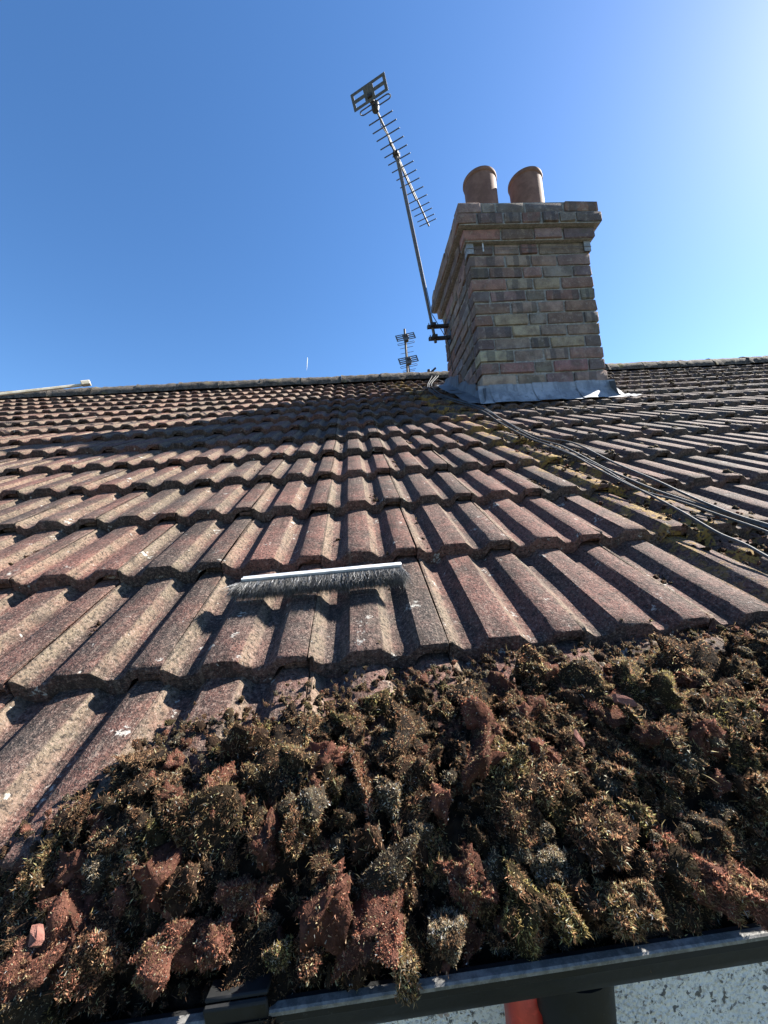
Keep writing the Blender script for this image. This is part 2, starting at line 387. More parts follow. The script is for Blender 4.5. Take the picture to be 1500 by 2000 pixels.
for area, n, c, x, s in cells:
    rg = random.Random(n*1000+c)
    jx, js, jh, jr, jt = rg.gauss(0, .0006), rg.gauss(0, .0022), rg.gauss(0, .0008), rg.gauss(0, .0035), rg.gauss(0, .004)
    mw = Matrix.Translation(roof(x+jx, s+js, jh)) @ Matrix.Rotation(TH-TILT+jt*.6, 4, 'X') @ Matrix.Rotation(jr, 4, 'Z')
    if n == 0: mw = Matrix.Translation(roof(x+jx, s+js, 0)) @ Matrix.Rotation(TH-TILT*1.25, 4, 'X')
    if (n, c) in near:
        o = link('roof_tile', variants[rg.randrange(8)], deck); o.matrix_world = mw
    else:
        me = lo_var[rg.randrange(5)]; b = len(allV)
        allV += [tuple(mw @ v.co) for v in me.vertices]; allF += [tuple(i+b for i in p.vertices) for p in me.polygons]
        allB += [d.value for d in me.attributes['buff'].data]
me = bpy.data.meshes.new('distant_roof_tiles'); me.from_pydata(allV, [], allF); me.update()
a = me.attributes.new('buff', 'FLOAT', 'POINT'); a.data.foreach_set('value', np.array(allB, dtype=np.float32))
tag(link('distant_roof_tiles', me, deck, M['tile']), kind='stuff')

# ---- ridge tiles (each one a piece) and the back slope
RC = roof(0, S_RIDGE, 0); RL = .40; k = 0; x = XA
while x < XB:
    rg = random.Random(k+50); mb = MB(); V = []; F = []; na = 13; nx = 13
    for i in range(nx):
        for j in range(na):
            a_ = math.pi*(j/(na-1)); r = .118 + rg.gauss(0, .003) + (.003 if i == 0 else 0)
            V.append((x + (RL-.004)*i/(nx-1), RC.y + math.cos(a_)*r*1.12, RC.z - .070 + math.sin(a_)*r + rg.gauss(0, .0008)))
    for i in range(nx-1):
        for j in range(na-1): F.append((i*na+j, (i+1)*na+j, (i+1)*na+j+1, i*na+j+1))
    F += [tuple(range(na)), tuple(reversed(range((nx-1)*na, nx*na)))]
    mb.add(V, F); o = mb.build('ridge_tile', M['ridge'], deck, smooth=50)
    o.location.z += rg.gauss(0, .003); o.rotation_euler.y = 0
    x += RL; k += 1
mb = MB()
for j in range(60):
    x0 = XA + (XB-XA)*j/60; x1 = XA + (XB-XA)*(j+1)/60
    mb.add([(x0, RC.y-.12, RC.z-.115+.03*((j*7) % 5)/5), (x1, RC.y-.12, RC.z-.115+.03*((j*7+7) % 5)/5), (x1, RC.y, RC.z-.03), (x0, RC.y, RC.z-.03)], [(0, 1, 2, 3)])
mb.build('bedding_mortar', M['mortar'], deck)
mb = MB(); y1 = RC.y + 3.6; z1 = RC.z - 3.6*math.tan(TH)
mb.add([(XA, RC.y, RC.z-.02), (XB, RC.y, RC.z-.02), (XB, y1, z1), (XA, y1, z1)], [(0, 1, 2, 3)])
mb.build('back_slope', M['tile'], deck)

# ---- house wall with fascia
mb = MB(); mb.box((.6, .235, -2.39), (12.4, .22, 4.42)); hw = mb.build('house_wall', M['wall']); tag(hw, 'white speckled roughcast house wall under the gutter', kind='structure')
mb = MB(); mb.box((.6, .112, -.085), (12.4, .018, .15)); mb.build('fascia_board', M['dark'], hw)

# ================================================================== CHIMNEY
CHC = .084; Z0 = 2.1118
chim = empty('chimney', (1.357, 2.366, 1.2))
tag(chim, 'square brick chimney stack with two clay pots and lead flashing', 'chimney')
ZT = Z0 + 5*CHC
xl, xr, yf, yb = CH['xl'], CH['xr'], CH['yf'], CH['yb']
def cbuild(mb_, name, mat, parent=None, smooth=None):
    o = mb_.build(name, mat, None, smooth); o.parent = parent or chim; o.matrix_parent_inverse = (parent or chim).matrix_world.inverted() if parent is None else Matrix.Identity(4); return o
bpy.context.view_layer.update()
INV = Matrix.Translation((-1.357, -2.366, -1.2))
def cpart(mb_, name, mat, smooth=None, parent=None):
    mb_.v = [tuple(INV @ Vector(p)) for p in mb_.v]; return mb_.build(name, mat, parent or chim, smooth)
core = MB(); g = .0100
core.box(((xl+xr)/2, (yf+yb)/2, (1.0+Z0+2*CHC)/2), (xr-xl-2*g, yb-yf-2*g, Z0+2*CHC-1.0))
OV = {2: .034, 3: .074, 4: .062}
for kk, ov in OV.items(): core.box(((xl+xr)/2, (yf+yb)/2, Z0+(kk+.5)*CHC), (xr-xl+2*ov-2*g, yb-yf+2*ov-2*g, CHC-.0006))
cpart(core, 'mortar_joints', M['mortar'])
zz = lambda a, b, lst: [(q-a)/(b-a) for q in lst]
front = {1: zz(330, 1182, [508, 690, 822]), 0: zz(335, 1188, [587, 765, 955]), -1: zz(345, 1197, [472, 710, 845, 1062]), -2: zz(360, 1207, [600, 785, 978]),
 -3: zz(370, 1217, [485, 735, 870, 1110]), -4: zz(378, 1235, [630, 820, 1005]), -5: zz(385, 1250, [510, 755, 885, 1145]), -6: zz(400, 1265, [643, 842, 1030]),
 -7: zz(410, 1285, [525, 777, 917, 1165]), -8: zz(415, 1292, [660, 868, 1048]), -9: zz(430, 1305, [560, 805, 935, 1185]), -10: zz(440, 1312, [683, 880, 1078]),
 2: zz(272, 1210, [535, 770, 980]), 3: zz(265, 1240, [390, 570, 690, 825, 945, 1060]), 4: zz(262, 1222, [420, 520, 720, 985])}
PAL = {'p': (.315, .215, .185), 'r': (.31, .18, .15), 'y': (.42, .345, .245), 'k': (.185, .15, .14), 'b': (.36, .27, .23), 'g': (.275, .245, .215)}
FCOL = {1: 'kprb', 0: 'pybp', -1: 'kprgk', -2: 'ryyp', -3: 'kpkrg', -4: 'pbbp', -5: 'rygpg', -6: 'kybb', -7: 'kbkyk', -8: 'ybyp', -9: 'rrgrk', -10: 'ybpp', 2: 'rkpk', 3: 'rkgrkgk', 4: 'pgkkr'}
def brick(c, size, ccol, rg):
    mbk = MB(); R = Matrix.Rotation(rg.gauss(0, .006), 3, 'Z') @ Matrix.Rotation(rg.gauss(0, .008), 3, 'Y')
    mbk.box(Vector(c), (size[0], size[1], size[2]), R, ch=.0042)
    mbk.v = [(p[0]+rg.gauss(0, .0022), p[1]+rg.gauss(0, .0022), p[2]+rg.gauss(0, .0018)) for p in mbk.v]
    o = cpart(mbk, 'brick', M['brick'], 40)
    b = PAL[ccol]; kq = rg.uniform(.8, 1.2); o.color = (b[0]*kq, b[1]*kq*rg.uniform(.93, 1.07), b[2]*kq*rg.uniform(.9, 1.1), 1)
BD = .10; JO = .0135
for kk in range(-13, 5):
    zc = Z0 + (kk+.5)*CHC; rg = random.Random(kk+77); ov = OV.get(kk, 0.0)
    L_, R_, F_, B_ = xl-ov, xr+ov, yf-ov, yb+ov
    hz = CHC - JO
    def edges(lst): e = [0.0]+list(lst)+[1.0]; return list(zip(e[:-1], e[1:]))
    fr = front.get(kk, [.28, .53, .78] if kk % 2 else [.15, .42, .58, .86]); fc = FCOL.get(kk, 'pbrkp')
    if zc + hz/2 > roof(0, 0).z + (F_)*math.tan(TH):
        for i, (a, b) in enumerate(edges(fr)):
            x0, x1 = L_+(R_-L_)*a + (JO/2 if a > 0 else 0), L_+(R_-L_)*b - (JO/2 if b < 1 else 0)
            brick(((x0+x1)/2, F_+BD/2+rg.gauss(0, .0025), zc), (x1-x0, BD, hz), fc[i % len(fc)], rg)
    for side in (0, 1):
        cuts = [.30, .61] if (kk+side) % 2 else [.13, .43, .74]
        y0s, y1s = F_+BD+JO, B_-BD-JO
        for a, b in edges([c_+rg.uniform(-.03, .03) for c_ in cuts]):
            q0, q1 = y0s+(y1s-y0s)*a+(JO/2 if a > 0 else 0), y0s+(y1s-y0s)*b-(JO/2 if b < 1 else 0)
            if zc + hz/2 < q0*math.tan(TH): continue
            xc = (L_+BD/2 if side == 0 else R_-BD/2) + rg.gauss(0, .0025)
            brick((xc, (q0+q1)/2, zc), (BD, q1-q0, hz), rg.choice('pprbkkg'), rg)
    if zc + hz/2 > B_*math.tan(TH):
        for a, b in edges([.27, .52, .77] if kk % 2 else [.14, .4, .62, .88]):
            x0, x1 = L_+(R_-L_)*a+(JO/2 if a > 0 else 0), L_+(R_-L_)*b-(JO/2 if b < 1 else 0)
            brick(((x0+x1)/2, B_-BD/2, zc), (x1-x0, BD, hz), rg.choice('prbkg'), rg)
# flaunching
V = []; F = []; nx_, ny_ = 13, 13; rg = random.Random(5)
for i in range(nx_):
    for j in range(ny_):
        u_, v_ = i/(nx_-1), j/(ny_-1); e = min(u_, 1-u_, v_, 1-v_)
        V.append((xl-.05+(xr-xl+.10)*u_, yf-.05+(yb-yf+.10)*v_, ZT-.01+.055*min(1, e*4)**.7+rg.gauss(0, .005)))
for i in range(nx_-1):
    for j in range(ny_-1): F.append((i*ny_+j, (i+1)*ny_+j, (i+1)*ny_+j+1, i*ny_+j+1))
mb = MB(); mb.add(V, F); cpart(mb, 'flaunching', M['flaunch'], 60)
# pots
for (u, v) in ((943, 331), (1034.5, 332)):
    yc_ = 2.33; rad = .122
    top = on_y(u, v, yc_-rad*.8); cx = top.x + .004; zt = top.z
    prof = [(rad*.97, ZT-.02), (rad*.99, ZT+.10), (rad*1.01, zt-.05), (rad*1.015, zt-.012), (rad*.92, zt-.012), (rad*.91, zt-.02), (rad*.88, ZT+.02)]
    mb = MB(); mb.lathe((cx, yc_, 0), prof, 40); po = cpart(mb, 'chimney_pot', M['pot'], 50)
    mb = MB(); mb.lathe((cx, yc_, 0), [(rad*1.005, zt-.034), (rad*1.06, zt-.030), (rad*1.085, zt-.016), (rad*1.07, zt-.002), (rad*1.03, zt), (rad*.95, zt), (rad*.915, zt-.014)], 40); cpart(mb, 'rim', M['pot'], 50, po)
# lead flashing: front apron in lapped panels, then left and right side flashings
zr = lambda y: y*math.tan(TH)
def sheet(P, th=.004):
    n_ = (P[1]-P[0]).cross(P[2]-P[0]).normalized()*th
    m = MB(); m.add(P+[p+n_ for p in P], [(3, 2, 1, 0), (4, 5, 6, 7), (0, 1, 5, 4), (1, 2, 6, 5), (2, 3, 7, 6), (3, 0, 4, 7)]); return m
apr = []
xs = [xl-.03, xl+.045, xl+.19, xl+.33, xl+.49, xl+.62, xl+.745, xr+.035]
for i in range(7):
    rg = random.Random(i); x0, x1 = xs[i]-.006, xs[i+1]+.006; m = MB(); V = []; F = []
    prof = [(yf-.004, Z0-10*CHC+.012), (yf-.008, zr(yf)+.055), (yf-.03, zr(yf)+.018), (yf-.060, zr(yf-.060)+.008), (yf-.085, zr(yf-.085)+.006)]
    off = .0035*(i % 2)
    for j in range(5):
        xx = x0+(x1-x0)*j/4
        for (y, z) in prof: V.append((xx + ((y-yf)*.25 if xx < xl+.02 else (-(y-yf)*.35 if xx > xr else 0)), y-off+rg.gauss(0, .0006), z+off+rg.gauss(0, .0006)))
    nb = len(prof)
    for j in range(4):
        for q in range(nb-1): F.append((j*nb+q, j*nb+q+1, (j+1)*nb+q+1, (j+1)*nb+q))
    m.add(V, F); o = cpart(m, 'lead_apron', M['lead'], 45)
for side in (0, 1):
    xx, sg = (xl, -1) if side == 0 else (xr, 1)
    for i in range(5):
        rg = random.Random(20+i+side*9); y0 = yf-.06+(yb-yf+.12)*i/5; y1 = y0+(yb-yf+.12)/5+.012; m = MB(); V = []; F = []
        prof = [(.004, .105+.03*(i % 2)), (.008+.002*(i % 2), .05), (.018, .018), (.04, .008), ((.10 if side == 0 else .05)+.02*rg.random(), .006)]
        for j in range(4):
            y = y0+(y1-y0)*j/3
            for q, (dx, dz) in enumerate(prof):
                hz_ = dz + (-.05*(j/3) if q == 0 else 0)
                V.append((xx+sg*(dx+rg.gauss(0, .004 if q > 2 else .001)), y, zr(y)+hz_+rg.gauss(0, .003)))
        nb = len(prof)
        for j in range(3):
            for q in range(nb-1):
                f = (j*nb+q, j*nb+q+1, (j+1)*nb+q+1, (j+1)*nb+q); F.append(f if side else f[::-1])
        m.add(V, F); cpart(m, 'side_flashing', M['old_lead'], 45)
# lead tail to the right of the apron
m = MB(); V = []; F = []; rg = random.Random(3)
for i in range(7):
    for j in range(4):
        V.append((xr+.03+.13*i/6, yf-.075+.06*j/3, zr(yf-.075+.06*j/3)+.006+.006*math.sin(i*1.3+j)+rg.gauss(0, .002)))
for i in range(6):
    for j in range(3): F.append((i*4+j, (i+1)*4+j, (i+1)*4+j+1, i*4+j+1))
m.add(V, F); cpart(m, 'lead_tail', M['old_lead'], 60)

# lashing wire with corner plates round the stack
lw = empty('lashing_wire', (xl, yf, Z0+1.6*CHC)); tag(lw, 'thin old aerial lashing wire with pale corner plates below the chimney corbel', 'wire')
zl = Z0+1.55*CHC; off = Vector((-xl, -yf, -(Z0+1.6*CHC)))
def lpart(m, name, mat, sm=None): m.v = [tuple(Vector(p)+off) for p in m.v]; return m.build(name, mat, lw, sm)
m = MB(); m.tube([(xl-.012, yb, zl), (xl-.012, yf-.012, zl), (xr+.012, yf-.012, zl-.006), (xr+.012, yb, zl)], .0018, 6); lpart(m, 'wire', M['steel'])
for xx, sg in ((xl, 1), (xr, -1)):
    m = MB(); m.box((xx+sg*.012, yf-.0075, zl), (.046, .003, .075)); m.box((xx-sg*.0085, yf+.02, zl), (.003, .055, .075)); lpart(m, 'corner_plate', M['plate'])
m = MB(); m.box((xl+.10, yf-.009, zl+.01), (.008, .006, .07)); lpart(m, 'wire_tensioner', M['channel'])

# ================================================================== AERIALS
def az(a): a = math.radians(a); return Vector((math.sin(a), math.cos(a), 0))
def slotted_plate(m, c, ax, up, nrm, w, h, slots, th=.002):
    """reflector plate with rectangular slots; ax/up in plane"""
    us = sorted(set([-w/2, w/2]+[q for s_ in slots for q in s_[:2]])); vs2 = sorted(set([-h/2, h/2]+[q for s_ in slots for q in s_[2:]]))
    for i in range(len(us)-1):
        for j in range(len(vs2)-1):
            uc, vc = (us[i]+us[i+1])/2, (vs2[j]+vs2[j+1])/2
            if any(a < uc < b and c0 < vc < d for a, b, c0, d in slots): continue
            R = Matrix((ax, up, nrm)).transposed()
            m.box(c+ax*uc+up*vc, (us[i+1]-us[i], vs2[j+1]-vs2[j], th), R)
def loop_path(c, ax, up, w, h, n=7):
    P = []; r = h/2
    for i in range(n+1): q = -math.pi/2+math.pi*i/n; P.append(c+ax*(w/2-r+r*math.cos(q))+up*(r*math.sin(q)))
    for i in range(n+1): q = math.pi/2+math.pi*i/n; P.append(c+ax*(-w/2+r+r*math.cos(q))+up*(r*math.sin(q)))
    return P+[P[0]]
ym = 2.60
base = on_y(851, 669, ym); mtop = on_y(774, 303, ym)
aer = empty('television_aerial', base); tag(aer, 'tall television aerial on a leaning mast clamped to the brick chimney', 'aerial')
def apart(m, name, mat, sm=None): m.v = [tuple(Vector(p)-base) for p in m.v]; return m.build(name, mat, aer, sm)
md = (mtop-base).normalized()
m = MB(); m.tube([base-md*.0, base+(mtop-base)*.5, mtop], .0125, 12); apart(m, 'mast', M['steel'], 40)
ba = 29.7; bd = az(ba); el = az(ba+90); upv = Vector((0, 0, 1))
bc = mtop + Vector((0, 0, .018))
def t_on_boom(u, v):     # parameter along the boom nearest to the pixel's ray
    d = Vector(ray(u, v)).normalized(); o_ = Vector(CAM); w0 = bc-o_; b_ = bd.dot(d)
    return (b_*d.dot(w0)-bd.dot(w0))/(1-b_*b_)
tr, tf = t_on_boom(728, 178), t_on_boom(837, 441)
m = MB(); Rb = Matrix((el, bd, upv)).transposed()
m.box(bc+bd*(tr+tf)/2, (.014, abs(tf-tr)+.01, .014), Rb); apart(m, 'boom', M['alu'])
m = MB(); t0, t1 = t_on_boom(774, 300), t_on_boom(795, 348)
m.box(bc+bd*(tr*.45+tf*.0)+bd*((tf-tr)*.28)-upv*.03, (.012, (tf-tr)*.46, .012), Matrix((el, (bd-upv*.03).normalized(), upv)).transposed()); apart(m, 'support_strut', M['alu'])
# element lengths from the picture: width in photo pixels -> metres at that depth
epx = [(762.6, 226), (770.5, 245), (761+10, 258)]
ys_px = [(752, 227.5, 46), (757, 244.5, 46), (762, 260.5, 45), (769, 277.5, 45), (777, 294, 44), (782, 309.5, 43), (788, 325, 42), (796, 341.5, 39), (803, 357, 38), (807, 374, 38), (812, 390, 37.5), (817, 404, 35.5), (822, 415.5, 34.5), (826, 427, 33), (830, 436, 33)]
tpx = [t_on_boom(744+ (838-744)*(v-215)/(441-215), v) for _, v, _w in ys_px]
for (xx, v, wpx), tt in zip(ys_px, tpx):
    c = bc+bd*tt; a0, b0, d0 = project(c-el*.05); a1, b1, d1 = project(c+el*.05); Lw = .1*wpx/abs(a1-a0)
    m = MB(); m.tube([c-el*Lw/2+upv*.009, c+el*Lw/2+upv*.009], .0046, 6); apart(m, 'director', M['alu'])
td = t_on_boom(737, 206); c = bc+bd*td+upv*.022
pa, _, _ = project(c-el*.05); pb, _, _ = project(c+el*.05); wl_ = .1*58/abs(pb-pa)
m = MB(); m.tube(loop_path(c, el, upv*.35+bd*.93, wl_, .05), .0046, 6, False); apart(m, 'folded_dipole', M['alu'])
m = MB(); m.lathe(bc+bd*td+upv*.0, [(.0, -.03), (.024, -.028), (.030, -.01), (.030, .025), (.022, .036), (0, .038)], 16, Matrix.Rotation(.2, 3, 'X')); apart(m, 'dipole_box', M['dark'], 40)
c = bc+bd*tr; pa, _, _ = project(c-el*.05); pb, _, _ = project(c+el*.05); wr = .1*66/abs(pb-pa); hr = wr*.36
un = (upv*.86+bd*-.5).normalized(); nn = el.cross(un)
m = MB(); slotted_plate(m, c+un*.01, el, un, nn, wr, hr, [(sx*wr*.28-wr*.14, sx*wr*.28+wr*.14, sy*hr*.22-hr*.12, sy*hr*.22+hr*.12) for sx in (-1, 1) for sy in (-1, 1)], .003); apart(m, 'reflector', M['alu'])
m = MB(); m.box(c+bd*.02-upv*.005, (.035, .05, .03), Rb); apart(m, 'reflector_bracket', M['dark'])
m = MB(); m.box(mtop+Vector((0, 0, .004)), (.05, .06, .035), Rb, ch=.006); m.tube([mtop-el*.035, mtop+el*.035], .004, 6); apart(m, 'mast_clamp', M['dark'])
m = MB(); pts = [bc+bd*td-upv*.02+el*.01*math.sin(q*2.2)-upv*.014*math.sin(math.pi*q/7)+bd*((0-td)*q/7) for q in range(8)]
pts += [mtop-md*.05+el*.014, mtop-md*.25+el*.017, mtop+(base-mtop)*.55+el*.016, mtop+(base-mtop)*.86+el*.018, base+Vector((.06, -.02, .08)), base+Vector((.10, -.02, -.02)), base+Vector((.12, .0, -.25))]
m.tube(pts, .0032, 6); apart(m, 'down_lead', M['dark'])
for (u, v) in ((845, 638), (848, 661)):
    p = on_y(u, v, ym); m = MB(); x0 = p.x-.045; x1 = xl+.005
    m.box(((x0+x1)/2, ym, p.z), (x1-x0, .03, .022), Matrix.Rotation(-.03, 3, 'Y')); m.box((p.x, ym-.02, p.z), (.045, .05, .03), None, ch=.004)
    m.box((x1-.003, ym, p.z), (.008, .09, .09)); wb = apart(m, 'wall_bracket', M['dark']); m = MB(); m.tube([(x0+.01, ym-.02, p.z-.02), (x0+.01, ym-.02, p.z+.018)], .004, 6); m.v = [tuple(Vector(q)-base) for q in m.v]; m.build('bolt', M['steel'], wb)

# second mast behind the ridge with two small aerials
y2 = 5.3; b2 = Vector((0, 0, 0)); ptop = on_y(790, 643, y2); pbot = on_y(796, 728, y2); d2 = (pbot-ptop).normalized()
foot = ptop+d2*((ptop.z-(RC.z-(y2-RC.y)*math.tan(TH)))/-d2.z)
a2 = empty('twin_aerial_mast', foot); tag(a2, 'small distant mast with two slotted aerials behind the roof ridge', 'aerial')
def bpart(m, name, mat, sm=None): m.v = [tuple(Vector(p)-foot) for p in m.v]; return m.build(name, mat, a2, sm)
m = MB(); m.tube([foot, ptop], .017, 10); bpart(m, 'mast', M['steel'], 40)
m = MB(); m.box(foot, (.14, .14, .05), Matrix.Rotation(-TH, 3, 'X'), ch=.006); bpart(m, 'mast_foot', M['dark'])
el2 = Vector((.985, -.0, .17)).normalized(); bo2 = Vector((.12, .96, -.26)).normalized(); up2 = el2.cross(bo2)
if up2.z < 0: up2 = -up2
for (u, v) in ((792, 658), (797.5, 703)):
    c = on_y(u, v, y2-.10); sc = 40/FPX*(y2+.3)
    m = MB(); w_, h_ = sc, sc*.42
    slotted_plate(m, c, el2, up2, -bo2, w_, h_, [(sx*w_*.29-w_*.145, sx*w_*.29+w_*.145, sy*h_*.30-h_*.075, sy*h_*.30+h_*.075) for sx in (-1, 1) for sy in (-1, 0, 1)], .004); bpart(m, 'reflector', M['alu'])
    m = MB(); m.tube([c-bo2*.03, c+bo2*.95+Vector((.05, 0, 0))], .008, 6); bpart(m, 'boom', M['alu'])
    m = MB(); m.tube(loop_path(c+bo2*.10-up2*.03, el2, up2, w_*.9, .035), .004, 6, False); bpart(m, 'folded_dipole', M['alu'])
    for q in range(7):
        cc = c+bo2*(.22+.11*q)+Vector((.05*(.22+.11*q), 0, 0)); m = MB(); m.tube([cc-el2*w_*.36, cc+el2*w_*.36], .004, 6); bpart(m, 'director', M['alu'])
    m = MB(); m.box(c+bo2*.03-el2*-.01, (.07, .07, .11), None, ch=.01); bpart(m, 'clamp_box', M['dark'])

# small dark stub on the ridge beside the chimney
p = on_y(843, 724, RC.y); m = MB(); m.box(p+Vector((-.03, 0, -.005)), (.03, .03, .04), None, ch=.005)
m.tube([p+Vector((-.005, 0, -.015)), p+Vector((.045, 0, .028))], .011, 8); m.tube([p+Vector((-.05, 0, -.022)), p+Vector((.02, 0, -.02))], .012, 8)
tag(m.build('cable_clip', M['dark']), 'small dark angled stub on the ridge between cables and chimney', 'clip')

# ================================================================== CABLES
def smooth_path(P, n):
    P = [Vector(p) for p in P]; out = []
    for i in range(len(P)-1):
        p0, p1, p2, p3 = P[max(i-1, 0)], P[i], P[i+1], P[min(i+2, len(P)-1)]
        for k_ in range(n):
            t = k_/n; out.append(.5*((2*p1)+(-p0+p2)*t+(2*p0-5*p1+4*p2-p3)*t*t+(-p0+3*p1-3*p2+p3)*t**3))
    out.append(P[-1]); return out
def tile_h(x, s):
    """height of the tile surface above the roll-top plane"""
    q = (x/TW) % 1.0*TW; P = tile_profile(); z = np.interp(q, [p[0] for p in P], [p[1] for p in P])
    fr = (s/TG) % 1.0 if s > S_EAVE+.2 else max(0, (s-S_EAVE)/TG)
    return z - fr*TT
def cable(px, r, label, amp=.0, seed=0, lift=.004):
    rg = random.Random(seed); P = []
    for u, v in px:
        x, s = on_roof(u, v, lift); P.append((x, s))
    ends = [roof(x+rg.gauss(0, amp), s+rg.gauss(0, amp), lift+abs(rg.gauss(0, .002))) for x, s in P]
    if px[-1][0] > 1490:    # carries on down the slope towards the eaves
        (xa, sa), (xb, sb_) = P[-2], P[-1]; dl = math.hypot(xb-xa, sb_-sa)
        for q in (.25, .5, .8):
            xx, ss = xb+(xb-xa)/dl*q, max(.16, sb_+(sb_-sa)/dl*q*.9); ends.append(roof(xx+rg.gauss(0, .01), ss+rg.gauss(0, .008), lift))
    if px[0][1] < 735:      # goes over the ridge
        x, s = P[0]; ends[0] = roof(x, min(s, S_RIDGE-.10), .03); ends.insert(0, Vector((x-.01, RC.y-.01, RC.z+.054))); ends.insert(0, Vector((x-.02, RC.y+.14, RC.z-.02)))
    m = MB(); m.tube(smooth_path(ends, 6), r, 8); o = m.build('aerial_cable', M['cable'], None, 60)
    tag(o, label, 'cable', 'aerial cables running down the roof'); return o
def sh(px, du, dv): return [(u+du, v+dv) for u, v in px]
cable(CABLE_PX, .0032, 'grey upper cable of the bundle running from ridge past chimney to right edge', .002, 1)
cable(sh(CABLE_PX[:7], -3, 2)+[(1100, 879), (1176, 921), (1250, 957), (1325, 984), (1400, 1005), (1510, 1044)], .0028, 'grey lower cable lying against the bundle beside the chimney flashing', .002, 2)
cable(sh(CABLE_PX[:5], 4, -1)+[(980, 820), (1045, 850), (1118, 866), (1200, 905), (1280, 940), (1340, 968), (1420, 1002), (1510, 1029)], .0031, 'thick grey cable on the upper right side of the bundle', .003, 3, .008)
cable([(1060, 866), (1110, 886), (1170, 912), (1220, 941), (1280, 973), (1330, 1003), (1400, 1041), (1450, 1066), (1510, 1097)], .0031, 'single grey cable splitting off below the bundle toward the right edge', .001, 4)
cable([(835, 727), (848, 738), (860, 744), (868, 748), (880, 752)], .0028, 'short pale cable curling from the ridge toward the chimney side', .001, 5)

# ================================================================== POLE NEAR THE RIDGE
pl = empty('wooden_pole', roof(*on_roof(80, 772, .06), .06)); tag(pl, 'pale wooden pole with a block end lying below the ridge at left', 'pole')
def ppart(m, name, mat, sm=None): m.v = [tuple(Vector(p)-pl.location) for p in m.v]; return m.build(name, mat, pl, sm)
pa_ = roof(*on_roof(-160, 788, .045), .045); pb_ = roof(*on_roof(158, 752, .135), .135)
pb_ = on_y(160, 752, RC.y-.16); pa_ = on_y(-160, 788, RC.y-.62)
pd = (pb_-pa_).normalized(); side = pd.cross(Vector((0, 0, 1))).normalized(); uu = side.cross(pd)
Rp = Matrix((pd, side, uu)).transposed()
m = MB(); m.box((pa_+pb_)/2, ((pb_-pa_).length, .022, .025), Rp, ch=.005); ppart(m, 'shaft', M['wood'])
m = MB(); m.box(pb_+pd*.035+uu*.012, (.075, .06, .042), Rp, ch=.006); ppart(m, 'block_end', M['wood'])

# ================================================================== BRUSH STRIP
ba_, bb_ = roof(*on_roof(474, 1134, .012), .012), roof(*on_roof(784, 1105, .012), .012)
br = empty('brush_head', (ba_+bb_)/2); tag(br, 'grey bristle brush strip with aluminium channel lying on the tiles', 'brush')
bx_ = (bb_-ba_).normalized(); rn = Vector((0, -ST, CT)); dn = rn.cross(bx_); dn = dn if dn.y < 0 else -dn
Rc = Matrix((bx_, dn, bx_.cross(dn))).transposed(); LB = (bb_-ba_).length
m = MB(); m.box((0, 0, 0), (LB, .0105, .012), Rc, ch=.0015); m.box(dn*.006, (LB*.997, .004, .016), Rc)
m.build('channel', M['channel'], br)
nb = 12000; rr = np.random.default_rng(3)
tpos = rr.uniform(-.5, .5, nb); lay = rr.uniform(-1, 1, nb)
A_ = np.array(bx_)[None]*(tpos*LB)[:, None] + np.array(dn)[None]*.006 + np.array(rn)[None]*(lay*.004)[:, None]
endf = np.clip((np.abs(tpos)-.43)/.07, 0, 1)*np.sign(tpos)
D_ = np.array(dn)[None]*1.0 + np.array(bx_)[None]*(rr.normal(0, .13, nb)-.12*0+endf*rr.uniform(.1, .9, nb)*np.where(tpos < 0, 1.3, .35))[:, None] + np.array(rn)[None]*(lay*.22+rr.normal(0, .09, nb)-.16)[:, None]
D_ /= np.linalg.norm(D_, axis=1)[:, None]; Lf = rr.uniform(.032, .043, nb)
bend = np.array(rn)[None]*(-.12+rr.normal(0, .22, nb))[:, None] + np.array(bx_)[None]*rr.normal(0, .25, nb)[:, None]
def fibres(A, D, L, bend, w, colr, rgen):
    n = len(A); S_ = np.cross(D, rgen.normal(0, 1, (n, 3))); S_ /= np.linalg.norm(S_, axis=1)[:, None]+1e-9
    wv = (w if hasattr(w, '__len__') else np.full(n, w))[:, None]*S_*.5
    mid = A + D*(L*.5)[:, None]; D2 = D+bend; D2 /= np.linalg.norm(D2, axis=1)[:, None]; tip = mid + D2*(L*.5)[:, None]
    V = np.stack([A, mid-wv, mid+wv, tip], 1).reshape(-1, 3)
    b = np.arange(n)[:, None, None]*4; T = (np.array([[0, 2, 1], [1, 2, 3]])[None]+b).reshape(-1, 3)
    C = np.repeat(colr, 4, axis=0); return V, T, C
gcol = np.clip(rr.lognormal(math.log(.16), .7, nb), .02, .6)[:, None]*np.array([[1, 1.0, 1.0]])
V, T, C = fibres(A_, D_, Lf, bend, np.full(nb, .0009), gcol, rr)
link('bristles', tri_mesh('bristles', V, T, C), br, M['bristle'])

